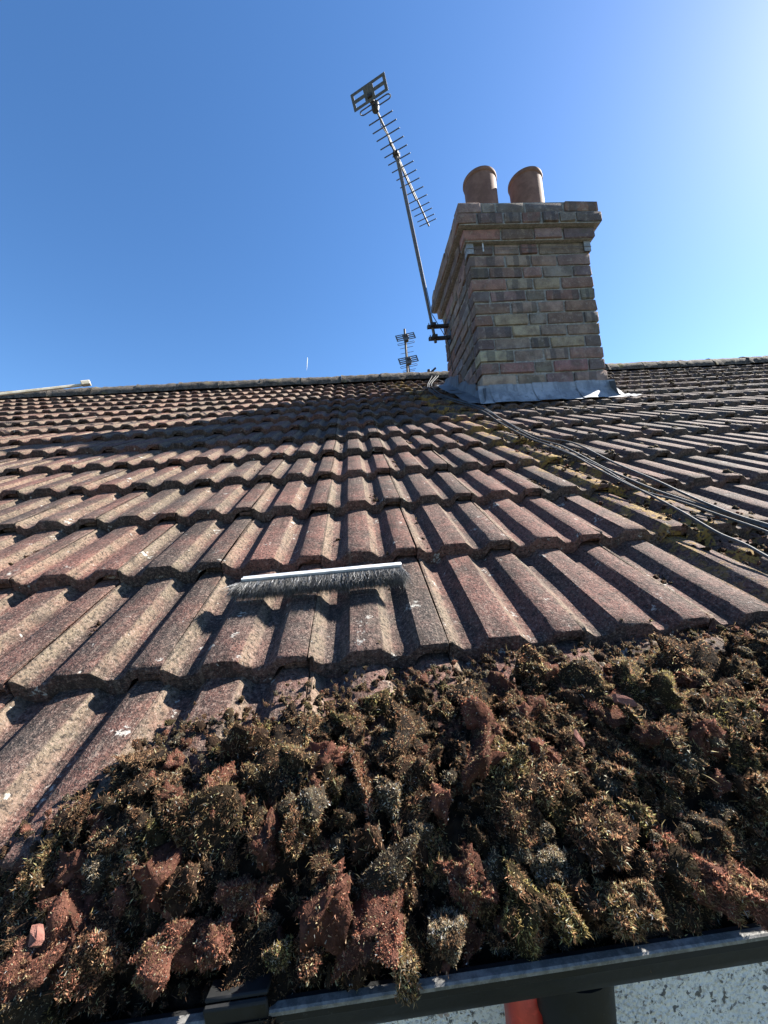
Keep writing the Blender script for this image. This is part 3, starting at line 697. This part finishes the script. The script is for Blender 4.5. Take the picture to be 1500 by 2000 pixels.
# ================================================================== GUTTER
GY, GZ, GR = .043, -.035, .055
gut = empty('gutter', (0, GY, GZ-GR)); tag(gut, 'black half-round plastic gutter along the eaves', 'gutter')
def gpart(m, name, mat, sm=None): m.v = [tuple(Vector(p)-gut.location) for p in m.v]; return m.build(name, mat, gut, sm)
def gutter_prof(r, th, lip=True):
    P = []
    for i in range(17): q = math.pi + math.pi*i/16; P.append((GY+r*math.cos(q), GZ+r*math.sin(q)*.93))
    Q = []
    for i in range(17): q = 2*math.pi - math.pi*i/16; Q.append((GY+(r-th)*math.cos(q), GZ+(r-th)*math.sin(q)*.93))
    if lip: P = [(GY-r+th+.0035, GZ+.0012), (GY-r+.001, GZ+.0016), (GY-r-.0025, GZ-.0005), (GY-r-.0025, GZ-.006)]+P[1:]
    return P+Q[:-1]
def extr(m, prof, x0, x1, nseg=1):
    n = len(prof); V = []; F = []
    for i in range(nseg+1): V += [(x0+(x1-x0)*i/nseg, y, z) for y, z in prof]
    for i in range(nseg):
        for k_ in range(n): F.append((i*n+k_, i*n+(k_+1) % n, (i+1)*n+(k_+1) % n, (i+1)*n+k_))
    F += [tuple(range(n)), tuple(reversed(range(nseg*n, nseg*n+n)))]
    m.add(V, F)
m = MB(); extr(m, gutter_prof(GR, .003), -3.0, 3.4, 20); gpart(m, 'channel', M['plastic'], 40)
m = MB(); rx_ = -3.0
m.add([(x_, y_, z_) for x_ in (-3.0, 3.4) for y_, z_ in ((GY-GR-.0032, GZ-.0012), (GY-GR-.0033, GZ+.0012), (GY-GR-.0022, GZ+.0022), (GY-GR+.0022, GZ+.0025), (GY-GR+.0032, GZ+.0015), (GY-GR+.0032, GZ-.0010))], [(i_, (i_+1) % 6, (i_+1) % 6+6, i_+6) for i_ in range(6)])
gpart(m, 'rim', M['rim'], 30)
cu = on_y(474, 1950, GY-GR).x; cu = on_z(478, 1938, GZ).x
m = MB(); extr(m, gutter_prof(GR+.0055, .0045, False), cu-.021, cu+.021, 1)
m.box((cu, GY-GR-.0035, GZ+.0045), (.042, .004, .017), Matrix.Rotation(.25, 3, 'X'), ch=.0012); m.box((cu, GY-GR+.004, GZ+.0125), (.042, .016, .003), Matrix.Rotation(-.2, 3, 'X'), ch=.001); gpart(m, 'union_clip', M['plastic'], 40)
# running outlet with downpipe
ox = on_y(1128, 1990, .04).x
m = MB(); m.lathe((ox, GY, GZ-GR-.075), [(.028, 0), (.028, .04), (.031, .043), (.033, .085), (.028, .085)], 24); gpart(m, 'running_outlet', M['plastic'], 40)
dp = MB(); dp.lathe((ox, GY, -4.6), [(.026, 0), (.026, 4.6+GZ-GR-.05), (.023, 4.6+GZ-GR-.05), (.023, 0)], 24)
tag(dp.build('downpipe', M['plastic'], None, 40), 'black round downpipe below the gutter outlet', 'pipe')
# red capped pole end below the gutter
rp = on_y(1026, 1990, .0); rp = on_y(1036, 1990, .06); rc_ = Vector((rp.x, .068, -.125))
ld = empty('capped_post', (rc_.x, rc_.y, -4.6)); tag(ld, 'red plastic capped post end peeking out under the gutter beside the downpipe', 'post')
m = MB(); m.box((0, 0, 4.6+rc_.z-.03), (.034, .044, .10), None, ch=.010); m.build('end_cap', M['red'], ld, 50)
m = MB(); m.box((0, 0, (4.6+rc_.z-.06)/2), (.026, .036, 4.6+rc_.z-.06), None, ch=.003); m.build('post', M['alu'], ld)

# ================================================================== MOSS
PALM = {
 'brown': [(.17, .093, .055), (.26, .155, .088), (.10, .057, .036), (.37, .265, .165), (.15, .105, .06)],
 'olive': [(.185, .145, .068), (.27, .215, .105), (.12, .088, .045), (.38, .325, .19), (.19, .115, .066)],
 'grey': [(.27, .24, .165), (.20, .17, .115), (.38, .345, .26), (.14, .118, .078), (.22, .185, .10)],
 'red': [(.27, .115, .078), (.205, .088, .06), (.34, .185, .125), (.13, .062, .042), (.22, .125, .078)],
 'dark': [(.07, .048, .03), (.12, .078, .046), (.16, .11, .062), (.055, .04, .027), (.22, .155, .09)],
 'green': [(.22, .19, .07), (.29, .25, .10), (.14, .115, .05), (.36, .32, .16), (.18, .125, .062)],
}
LUMPC = {'brown': (.05, .029, .018), 'olive': (.045, .031, .018), 'grey': (.06, .048, .034), 'red': (.15, .066, .046), 'dark': (.025, .018, .013), 'green': (.05, .038, .018)}
def ico(sub):
    bm = bmesh.new(); bmesh.ops.create_icosphere(bm, subdivisions=sub, radius=1.0)
    V = np.array([v.co[:] for v in bm.verts]); T = np.array([[v.index for v in f.verts] for f in bm.faces]); bm.free(); return V, T
ICO = {s_: ico(s_) for s_ in (1, 2, 3, 4)}
def lump(seed, sub, rough=.38, flat=.75, stretch=(1, 1, 1)):
    V, T = ICO[sub]; rg = np.random.default_rng(seed); off = Vector(rg.uniform(-50, 50, 3)); k_ = rg.uniform(1.2, 1.9)
    d = np.array([mnoise.fractal(Vector(v)*k_+off, 1.0, 2.0, 3) - .55*abs(mnoise.noise(Vector(v)*k_*2.6+off)) + .22*mnoise.noise(Vector(v)*k_*6+off) for v in V])
    V = V.copy()
    for _ in range(5):
        pn = rg.normal(0, 1, 3); pn /= np.linalg.norm(pn); dd = V@pn - rg.uniform(.25, .75); V = V - np.clip(dd, 0, None)[:, None]*pn[None]*.9
    V = V*1.18
    W = V*(1+rough*d)[:, None]*np.array(stretch)[None]; W[:, 2] *= flat; return W, T
def tri_frames(V, T):
    a, b, c = V[T[:, 0]], V[T[:, 1]], V[T[:, 2]]; n = np.cross(b-a, c-a); ar = np.linalg.norm(n, axis=1); return n/(ar[:, None]+1e-12), ar
def clump(seed, kind, r, nf, sub=2, rough=.38, flat=.75, flen=(.008, .016), fw=.0011, shag=.5, stretch=(1, 1, 1), lie=0.0, mixk=None):
    """lump and its fibres in local metres; returns V, T, C"""
    rg = np.random.default_rng(seed); V, T = lump(seed, sub, rough, flat, stretch); V = V*r
    n, ar = tri_frames(V, T); w = ar*np.clip(n[:, 2]*.5+.75, .12, 1.2); p = w/w.sum()
    f = rg.choice(len(T), nf, p=p); u, v = rg.random(nf), rg.random(nf); sw = u+v > 1; u[sw] = 1-u[sw]; v[sw] = 1-v[sw]
    t = T[f]; A = V[t[:, 0]] + (V[t[:, 1]]-V[t[:, 0]])*u[:, None] + (V[t[:, 2]]-V[t[:, 0]])*v[:, None]
    # tufts: fibres of one face lean a common way
    lean = rg.normal(0, 1, (len(T), 3))*shag; D = n[f]*(1-lie) + lean[f] + rg.normal(0, .42, (nf, 3)); D /= np.linalg.norm(D, axis=1)[:, None]
    L = rg.uniform(flen[0], flen[1], nf)*rg.choice([.7, 1, 1, 1.25], nf); bend = rg.normal(0, .9, (nf, 3))+np.array([0, 0, -.15])
    pal = np.array(PALM[kind]); ci = rg.choice(len(pal), nf, p=[.3, .25, .2, .1, .15]); C = pal[ci]
    if mixk:
        o3 = Vector(rg.uniform(-9, 9, 3)); cen = V[T].mean(1)/r
        nz = np.array([mnoise.noise(Vector(q)*1.7+o3) for q in cen]); patch = (nz > np.quantile(nz, 1-mixk[1]))[f]; p2 = np.array(PALM[mixk[0]]); C = np.where(patch[:, None], p2[rg.integers(0, len(p2), nf)], C)
    o4 = Vector(rg.uniform(-9, 9, 3)); nd = np.array([mnoise.noise(Vector(q)*2.3+o4) for q in V[T].mean(1)/r]); C = np.where((nd > .28)[f][:, None], np.array(PALM['dark'])[rg.integers(0, 5, nf)], C)
    C = C*rg.lognormal(.64, .52, nf)[:, None]*np.array([[1.0, .885, .86]])
    A = A - n[f]*.001
    FV, FT, FC = fibres(A, D, L, bend, rg.uniform(.7, 1.3, nf)*fw, np.clip(C, .01, .6), rg)
    LC = np.array(LUMPC[kind])[None]*rg.lognormal(0, .25, len(V))[:, None]
    return (np.concatenate([V, FV]), np.concatenate([T, FT+len(V)]), np.concatenate([LC, FC]))

# heap frame: s runs up the roof; below the eaves it falls to the gutter lip
LIPP = Vector((0, GY-GR+.010, GZ-.020)); EV = roof(0, S_EAVE+.01, .0)
S_LIP = -.045
def heap_point(x, s, h):
    if s >= S_EAVE+.01: return roof(x, s, h), rn
    t = (S_EAVE+.01-s)/(S_EAVE+.01-S_LIP); p = EV.lerp(LIPP, t); nn_ = Vector((0, -.50, .87)) if t < 1.05 else Vector((0, -.9, .44))
    return Vector((x, p.y, p.z))+nn_*h, nn_
def heap_h(x, s):
    d = float(s_bound(x))-s; e = max(0.0, min(1.0, d/.14)); e2 = max(0, min(1, (s-S_LIP)/.05))
    return -.006 + .034*e*(.35+.65*e2)*(.75+.5*mnoise.noise(Vector((x*11, s*11, 3.1)))) + .012*e*mnoise.noise(Vector((x*38, s*38, 9.0)))
# soil body of the heap, coloured near black to paint in the shaded gaps
XH0, XH1 = -.95, 1.25
gx, gs = 260, 80; V = []; T = []; C = []
for i in range(gx):
    x = XH0+(XH1-XH0)*i/(gx-1); sb = float(s_bound(x))
    for j in range(gs):
        s = S_LIP+.002+(sb-.012-S_LIP-.002)*j/(gs-1); e = (gs-1-j)/(gs-1)
        h = heap_h(x, s)-(.017 if s > S_EAVE else .004)+.008*mnoise.fractal(Vector((x*45, s*45, 1.7)), 1, 2, 3) - (.02 if j >= gs-2 else 0)
        V.append(heap_point(x, s, h)[0][:]); q = .6+.8*rng.random(); C.append((.022*q, .015*q, .010*q))
for i in range(gx-1):
    for j in range(gs-1):
        a_ = i*gs+j; T += [(a_, a_+gs, a_+gs+1), (a_, a_+gs+1, a_+1)]
acc = [(np.array(V), np.array(T), np.array(C))]

# prominent clods (things of their own): photo pixel, radius px, kind, mix, stretch, spin, label
CLODS = [
 (745, 1825, 80, 'red', ('brown', .12), (1.0, 1.15, .75), .2, 'large brick-red clod of upturned moss, the biggest, centred above the gutter', 'fine'),
 (475, 1765, 58, 'red', ('brown', .4), (1.15, .9, .8), .5, 'rust-brown matted moss clod with ragged lower edge, left of centre', 'mid'),
 (405, 1905, 46, 'red', ('brown', .15), (.9, 1.15, .8), 1.0, 'pointed red clod directly left of the black gutter clip', 'fine'),
 (292, 1895, 58, 'red', ('olive', .3), (1.1, .9, .8), .2, 'broad pinkish-brown clod in the lower left, second left of the gutter clip', 'fine'),
 (160, 1930, 62, 'brown', ('red', .35), (1.0, 1.0, .8), .9, 'big dull brown clod at the bottom left above the hidden gutter', 'mid'),
 (30, 1925, 60, 'red', ('brown', .35), (1.1, .9, .8), .4, 'reddish clod cut by the left picture edge near the bottom', 'fine'),
 (1250, 1535, 74, 'brown', ('olive', .35), (1.1, 1.0, .75), .7, 'large shaggy brown moss slab, the biggest in the right half', 'shag'),
 (1085, 1572, 38, 'grey', ('green', .2), (.9, 1.2, .75), .5, 'pale grey moss cushion with yellow tips left of the large brown slab', 'cush'),
 (1075, 1700, 44, 'grey', None, (1.1, .9, .75), -.3, 'rounded silver-grey moss dome in the dark hollow right of centre', 'cush'),
 (1388, 1482, 42, 'grey', ('green', .15), (1.1, .9, .75), .1, 'round grey-green moss cushion near the right edge above the others', 'cush'),
 (800, 1915, 34, 'olive', ('grey', .3), (.75, 1.5, .7), .1, 'shaggy olive moss tassel hanging over the gutter lip', 'shag'),
 (872, 1848, 46, 'grey', ('dark', .4), (.95, 1.1, .8), .1, 'dark grey-green moss dome right of the biggest red clod', 'cush'),
 (912, 1775, 46, 'red', ('green', .3), (1.25, .8, .8), -.5, 'loaf-shaped red-topped clod upper right of the biggest red clod', 'mid'),
 (1425, 1742, 68, 'red', ('olive', .3), (1.5, .6, .65), -.65, 'long flat reddish slab slanting down at the right edge above the gutter', 'shag'),
 (1215, 1790, 54, 'olive', ('brown', .3), (1.25, .85, .75), -.4, 'tan-olive shaggy clump resting above the sunlit right gutter lip', 'shag'),
 (1105, 1800, 44, 'green', ('olive', .4), (.7, 1.2, .8), .2, 'upright yellow-green ridge of moss above the gutter, right of centre', 'shag'),
 (536, 1905, 28, 'green', ('grey', .3), (.95, .95, .85), .2, 'small green-capped moss ball just right of the black gutter clip', 'cush'),
 (598, 1893, 34, 'brown', ('red', .4), (.9, 1.1, .8), .1, 'orange-brown tuft between green moss ball and biggest red clod', 'mid'),
 (704, 1515, 34, 'brown', ('red', .3), (.45, 1.7, .7), .25, 'thin upright curled strip of brown moss in the middle of the heap', 'shag'),
 (700, 1600, 38, 'olive', ('grey', .4), (.65, 1.35, .8), .05, 'pale shaggy upright clump just below the thin curled strip', 'shag'),
 (432, 1535, 38, 'red', ('brown', .6), (.75, 1.25, .8), .1, 'dark wine-red wedge of moss in the upper left of the heap', 'mid'),
 (868, 1670, 44, 'olive', ('green', .4), (.9, 1.25, .8), -.3, 'ochre lumpy clump left of the silver-grey moss dome', 'shag'),
 (990, 1490, 42, 'olive', ('green', .45), (1.1, .9, .8), .3, 'brown clump with a yellow-green top above the pale grey cushion', 'shag'),
 (505, 1625, 46, 'olive', ('grey', .4), (.95, 1.15, .8), .4, 'speckled grey-olive rounded clump left of the pale upright clump', 'cush'),
 (610, 1680, 42, 'red', ('olive', .4), (1.0, 1.0, .8), .7, 'light red two-lobed clod above and left of the biggest red clod', 'mid'),
 (60, 1735, 55, 'olive', ('brown', .5), (1.0, 1.0, .8), .3, 'olive-brown bushy clump by the left edge in the lower heap', 'shag'),
]
STY = {'fine': dict(flen=(.0014, .0032), shag=.7, lie=.2, rough=.62, fw=.0008), 'mid': dict(flen=(.0018, .0043), shag=.6, lie=.1, rough=.68, fw=.00072),
       'shag': dict(flen=(.0021, .0058), shag=.7, lie=.1, rough=.75, fw=.00066), 'cush': dict(flen=(.0018, .0035), shag=.3, lie=0, rough=.4, fw=.00066)}
def frame_matrix(nn_, spin, tilt=(0, 0)):
    z = Vector(nn_).normalized(); x = Vector((1, 0, 0)); y = z.cross(x).normalized(); R = Matrix((x, y, z)).transposed()
    return R @ Matrix.Rotation(spin, 3, 'Z') @ Matrix.Rotation(tilt[0], 3, 'X') @ Matrix.Rotation(tilt[1], 3, 'Y')
taken = []
for i, (u, v, rp_, kind, mixk, stt, spin, lab, sty) in enumerate(CLODS):
    x, s = on_roof(u, v, .025)
    if s < S_EAVE+.01:          # in the gutter zone: use the plane between the eaves and the lip
        n_ = np.array([0, -.50, .87]); d = ray(u, v); p0 = np.array(EV)+n_*-.002; t = (n_@(p0-CAM))/(n_@d); P = Vector(CAM+t*d)+Vector((0, .012, .003)); nn_ = Vector(n_).normalized()
    else: P = roof(x, s, max(.022, heap_h(x, s)+.006)); x, s = on_roof(u, v, max(.022, heap_h(x, s)+.006)); P = roof(x, s, max(.022, heap_h(x, s)+.006)); nn_ = rn
    if i == 10: P = P + Vector((0, -.004, -.004))
    dep = project(P)[2]; r = rp_/FPX*dep*(.92 if i in (0, 1, 3, 6, 13) else .82)
    V, T, C = clump(900+i, kind, r, int(9500*min(2.1, (r/.02)**2)), 4, flat=1.0, stretch=stt, mixk=mixk, **STY[sty])
    me = tri_mesh('moss_clod', V, T, C); o = link('moss_clod', me, None, M['moss']); o.location = P
    o.rotation_euler = frame_matrix(nn_, spin, (random.uniform(-.2, .2), random.uniform(-.2, .2))).to_euler()
    tag(o, lab, 'moss', 'clods of raked moss above the gutter'); taken.append((P, r))

# mass of smaller clumps: prototypes transformed and joined
protos = []
for kind, wt in (('brown', 6), ('olive', 4), ('dark', 2), ('red', 2), ('grey', 2), ('green', 1)):
    for q in range(wt):
        mixk = {'brown': ('olive', .25), 'olive': ('brown', .4), 'dark': ('brown', .3), 'red': ('brown', .35), 'grey': ('olive', .25), 'green': ('brown', .3)}[kind]
        sty = {'grey': 'cush', 'red': 'mid'}.get(kind, 'shag')
        big = clump(300+len(protos)*3, kind, .0135, 950, 3 if q < 2 else 2, flat=.95, mixk=mixk, stretch=(rng.uniform(.6, 1.5), rng.uniform(.6, 1.3), rng.uniform(.7, 1.2)), **{**STY[sty], 'rough': STY[sty]['rough']*1.25})
        kw = dict(STY[sty]); kw['flen'] = (.0014, .0035)
        small = clump(301+len(protos)*3, kind, .0062, 170, 1, flat=.75, mixk=mixk, **kw)
        kw['fw'] = .0010; tiny = clump(302+len(protos)*3, kind, .008, 50, 1, flat=.7, mixk=mixk, **kw)
        large = clump(2000+len(protos), kind, .024, 4200, 3, flat=.9, mixk=mixk, stretch=(rng.uniform(.6, 1.5), rng.uniform(.6, 1.3), rng.uniform(.7, 1.1)), **{**STY[sty], 'rough': STY[sty]['rough']*1.0}) if q < 2 else None
        protos.append((kind, big, small, tiny, large))
def put_clump(P, nn_, proto, sc, rg):
    V, T, C = proto; R = np.array(frame_matrix(nn_, rg.uniform(0, 6.28), (rg.gauss(0, .5), rg.gauss(0, .5))))
    acc.append((V@R.T*sc+np.array(P)[None], T, C*rg.uniform(.75, 1.25)))
rg = random.Random(21); placed = []
def try_place(n_try, rmin, which, scr, hoff):
    pts = np.zeros((n_try, 3)); cnt = 0; tk = np.array([q[:] for q, r in taken]); tr_ = np.array([r for q, r in taken])
    for _ in range(n_try):
        x = rg.uniform(XH0+.03, XH1-.03); sb = float(s_bound(x)); s = rg.uniform(S_LIP+(.004 if x > -.14 else -.03), sb+.006)
        d = sb-s
        uq = project(heap_point(x, s, 0)[0])
        inside = uq[2] > .05 and -130 < uq[0] < 1640 and uq[1] < 2130
        if inside == (which == 3): continue
        if x > -.14 and s < S_LIP+(.020 if which in (1, 4) else .010): continue
        if which in (1, 4) and (d < .03 or rg.random() > min(1, d/.12)+.1): continue
        h = heap_h(x, s)+hoff*(rg.uniform(-.6, 1.3)); sc = rg.uniform(*scr)
        P, nn_ = heap_point(x, s, h); pa = np.array(P)
        if (np.linalg.norm(tk-pa, axis=1) < rmin*.6*sc+tr_*.6).any(): continue
        if cnt and (((pts[:cnt]-pa)**2).sum(1) < (rmin*sc)**2).any(): continue
        pts[cnt] = pa; kk = protos[rg.randrange(len(protos))]
        while kk[which] is None: kk = protos[rg.randrange(len(protos))]
        put_clump(P, nn_, kk[which], sc, rg); cnt += 1
    return cnt
c1 = try_place(500, .026, 4, (.75, 1.2), .005) + try_place(5000, .0175, 1, (.5, 1.4), .006)
c2 = try_place(9000, .0098, 2, (.45, 1.5), .004)
c3 = try_place(5000, .0105, 3, (.8, 2.0), .006)
# crumbs thinning out above the heap
for _ in range(420):
    x = rg.uniform(XH0, XH1); s = float(s_bound(x))+abs(rg.gauss(0, .018)); 
    put_clump(roof(x, s, tile_h(x, s)+.003), rn, protos[rg.randrange(len(protos))][2], rg.uniform(.25, .9), rg)
# loose strands and crumbs lying over the clumps
srcV = np.concatenate([v_ for v_, t_, c_ in acc[1:]]); ns = 30000
pick = srcV[rng.integers(0, len(srcV), ns)] + rng.normal(0, .0012, (ns, 3))
Dl = rng.normal(0, 1, (ns, 3)); Dl[:, 2] += .25; Dl /= np.linalg.norm(Dl, axis=1)[:, None]
pl_ = np.array(PALM['brown']+PALM['olive']+PALM['dark']+PALM['grey'][:2]); cl_ = pl_[rng.integers(0, len(pl_), ns)]*rng.lognormal(0, .4, ns)[:, None]
acc.append(fibres(pick, Dl, rng.uniform(.003, .0105, ns)*rng.choice([.7, 1, 1, 1.4], ns), rng.normal(0, .9, (ns, 3)), rng.uniform(.0003, .0007, ns), np.clip(cl_, .02, .65), rng))
V, T, C = [], [], []; b = 0
for v_, t_, c_ in acc: V.append(v_); T.append(t_+b); C.append(c_); b += len(v_)
mo = link('moss_heap', tri_mesh('moss_heap', np.concatenate(V), np.concatenate(T), np.clip(np.concatenate(C), .008, .7)), None, M['moss'])
tag(mo, 'heap of brown and olive raked moss piled on the lower tiles and gutter', 'moss', kind='stuff')
print('moss clumps', c1, c2, 'tris', sum(len(t) for t in T))

# loose moss in the tile troughs and along the cables
acc = []; rg = random.Random(5)
trough = [.031, .130]
for _ in range(120):
    n = rg.choice([1, 2, 2, 3, 3, 3, 4, 4, 4, 5, 5, 6, 7, 8]); c = rg.randint(-7, 12); x0 = c*TW+rg.choice(trough); s0 = (n+rg.random()*.6)*TG
    if rg.random() > (.9 if -.0 < x0 < 1.3 else .4): continue
    ln = rg.uniform(.03, .16)
    for _q in range(rg.randint(5, 24)):
        x = x0+rg.gauss(0, .006); s = s0+rg.uniform(0, ln)
        if s < s_bound(x)+.015: continue
        put_clump(roof(x, s, tile_h(x, s)+.0005), rn, protos[rg.randrange(10)][3], rg.uniform(.15, .65), rg)
cab = np.array(CABLE[5:])
for _ in range(330):
    q = rg.uniform(0, len(cab)-1.001); i = int(q); p = cab[i]+(cab[i+1]-cab[i])*(q-i); x = p[0]+rg.gauss(-.02, .06); s = p[1]+rg.gauss(-.03, .06)
    put_clump(roof(x, s, tile_h(x, s)+.001), rn, protos[rg.randrange(len(protos))][3], rg.uniform(.4, 1.2), rg)
V, T, C = [], [], []; b = 0
for v_, t_, c_ in acc: V.append(v_); T.append(t_+b); C.append(c_); b += len(v_)
tag(link('trough_moss', tri_mesh('trough_moss', np.concatenate(V), np.concatenate(T), np.clip(np.concatenate(C), .008, .7)), None, M['moss']),
    'loose brown moss crumbs caught in the tile troughs and along the cables', 'moss', kind='stuff')

# pale cushions on the roll ends to the right of the cables
cush = [clump(700+q, 'grey', .012, 45, 1, flat=.55, rough=.2, flen=(.0025, .0045), fw=.001, shag=.2) for q in range(5)]
acc = []; rg = random.Random(8)
for _ in range(560):
    n = rg.randint(3, 13); c = rg.randint(1, 26); x = c*TW+rg.choice([.08, .178])+rg.gauss(0, .014); s = n*TG+abs(rg.gauss(.01, .06))
    sc_ = float(np.interp(x, [p[0] for p in CABLE][::1], [p[1] for p in CABLE])) if x > CABLE[4][0] else 2.5
    if s < sc_-.10 or (CH['xl']-.1 < x < CH['xr']+.1 and s*CT > CH['yf']-.15 and s*CT < CH['yb']): continue
    for q in range(rg.choice([1, 1, 1, 2, 3])):
        xx, ss = x+rg.gauss(0, .012), s+abs(rg.gauss(0, .015))
        put_clump(roof(xx, ss, tile_h(xx, ss)+.001), rn, cush[rg.randrange(5)], rg.uniform(.5, 1.25), rg)
V, T, C = [], [], []; b = 0
for v_, t_, c_ in acc: V.append(v_); T.append(t_+b); C.append(c_); b += len(v_)
tag(link('moss_cushions', tri_mesh('moss_cushions', np.concatenate(V), np.concatenate(T), np.clip(np.concatenate(C)*1.25, .008, .7)), None, M['moss']),
    'pale grey moss cushions dotted on the roll ends right of the cables', 'moss', kind='stuff')

# red tile fragments among the moss
FR = [(1218, 1368, .030, .6, 'narrow red tile shard stuck upright near the top of the heap'), (1395, 1425, .022, .2, 'small dull red tile fragment near the right edge of the heap'),
      (1130, 1440, .018, -.4, 'tiny red tile flake right of centre below the tile edge'), (70, 1830, .020, .3, 'small pink tile flake at the lower left of the heap')]
for i, (u, v, L_, sp_, lab) in enumerate(FR):
    x, s = on_roof(u, v, .035); P = roof(x, s, .035); m = MB(); rg = random.Random(i)
    n = 9; rj = [rg.uniform(.45, 1.0) for _ in range(n)]; top = [(L_*.45*rj[k_]*math.cos(6.283*(k_+rg.uniform(-.3, .3))/n), L_*.22*rj[k_]*math.sin(6.283*k_/n)) for k_ in range(n)]
    m.add([(a_, b_, .0015+.0025*rg.random()) for a_, b_ in top]+[(a_*1.1, b_*1.1, -.003) for a_, b_ in top], [tuple(range(n)), tuple(reversed(range(n, 2*n)))]+[(k_+n, (k_+1) % n+n, (k_+1) % n, k_) for k_ in range(n)])
    o = m.build('tile_fragment', M['shard']); o.location = P; o.rotation_euler = frame_matrix(rn, sp_-1.2, (rg.uniform(.2, .5), rg.uniform(-.3, .3))).to_euler()
    tag(o, lab, 'tile shard', 'tile fragments in the moss')

# short vapour trail high in the sky
p0, p1 = on_y(600.5, 697, 5000), on_y(599, 724, 5000); m = MB(); m.tube([p0, p0.lerp(p1, .3), p0.lerp(p1, .7), p1], [1.5, 5, 4, 1.2], 8)
tag(m.build('vapour_trail', M['trail'], None, 60), 'short thin white vapour trail low in the blue sky', 'vapour trail')
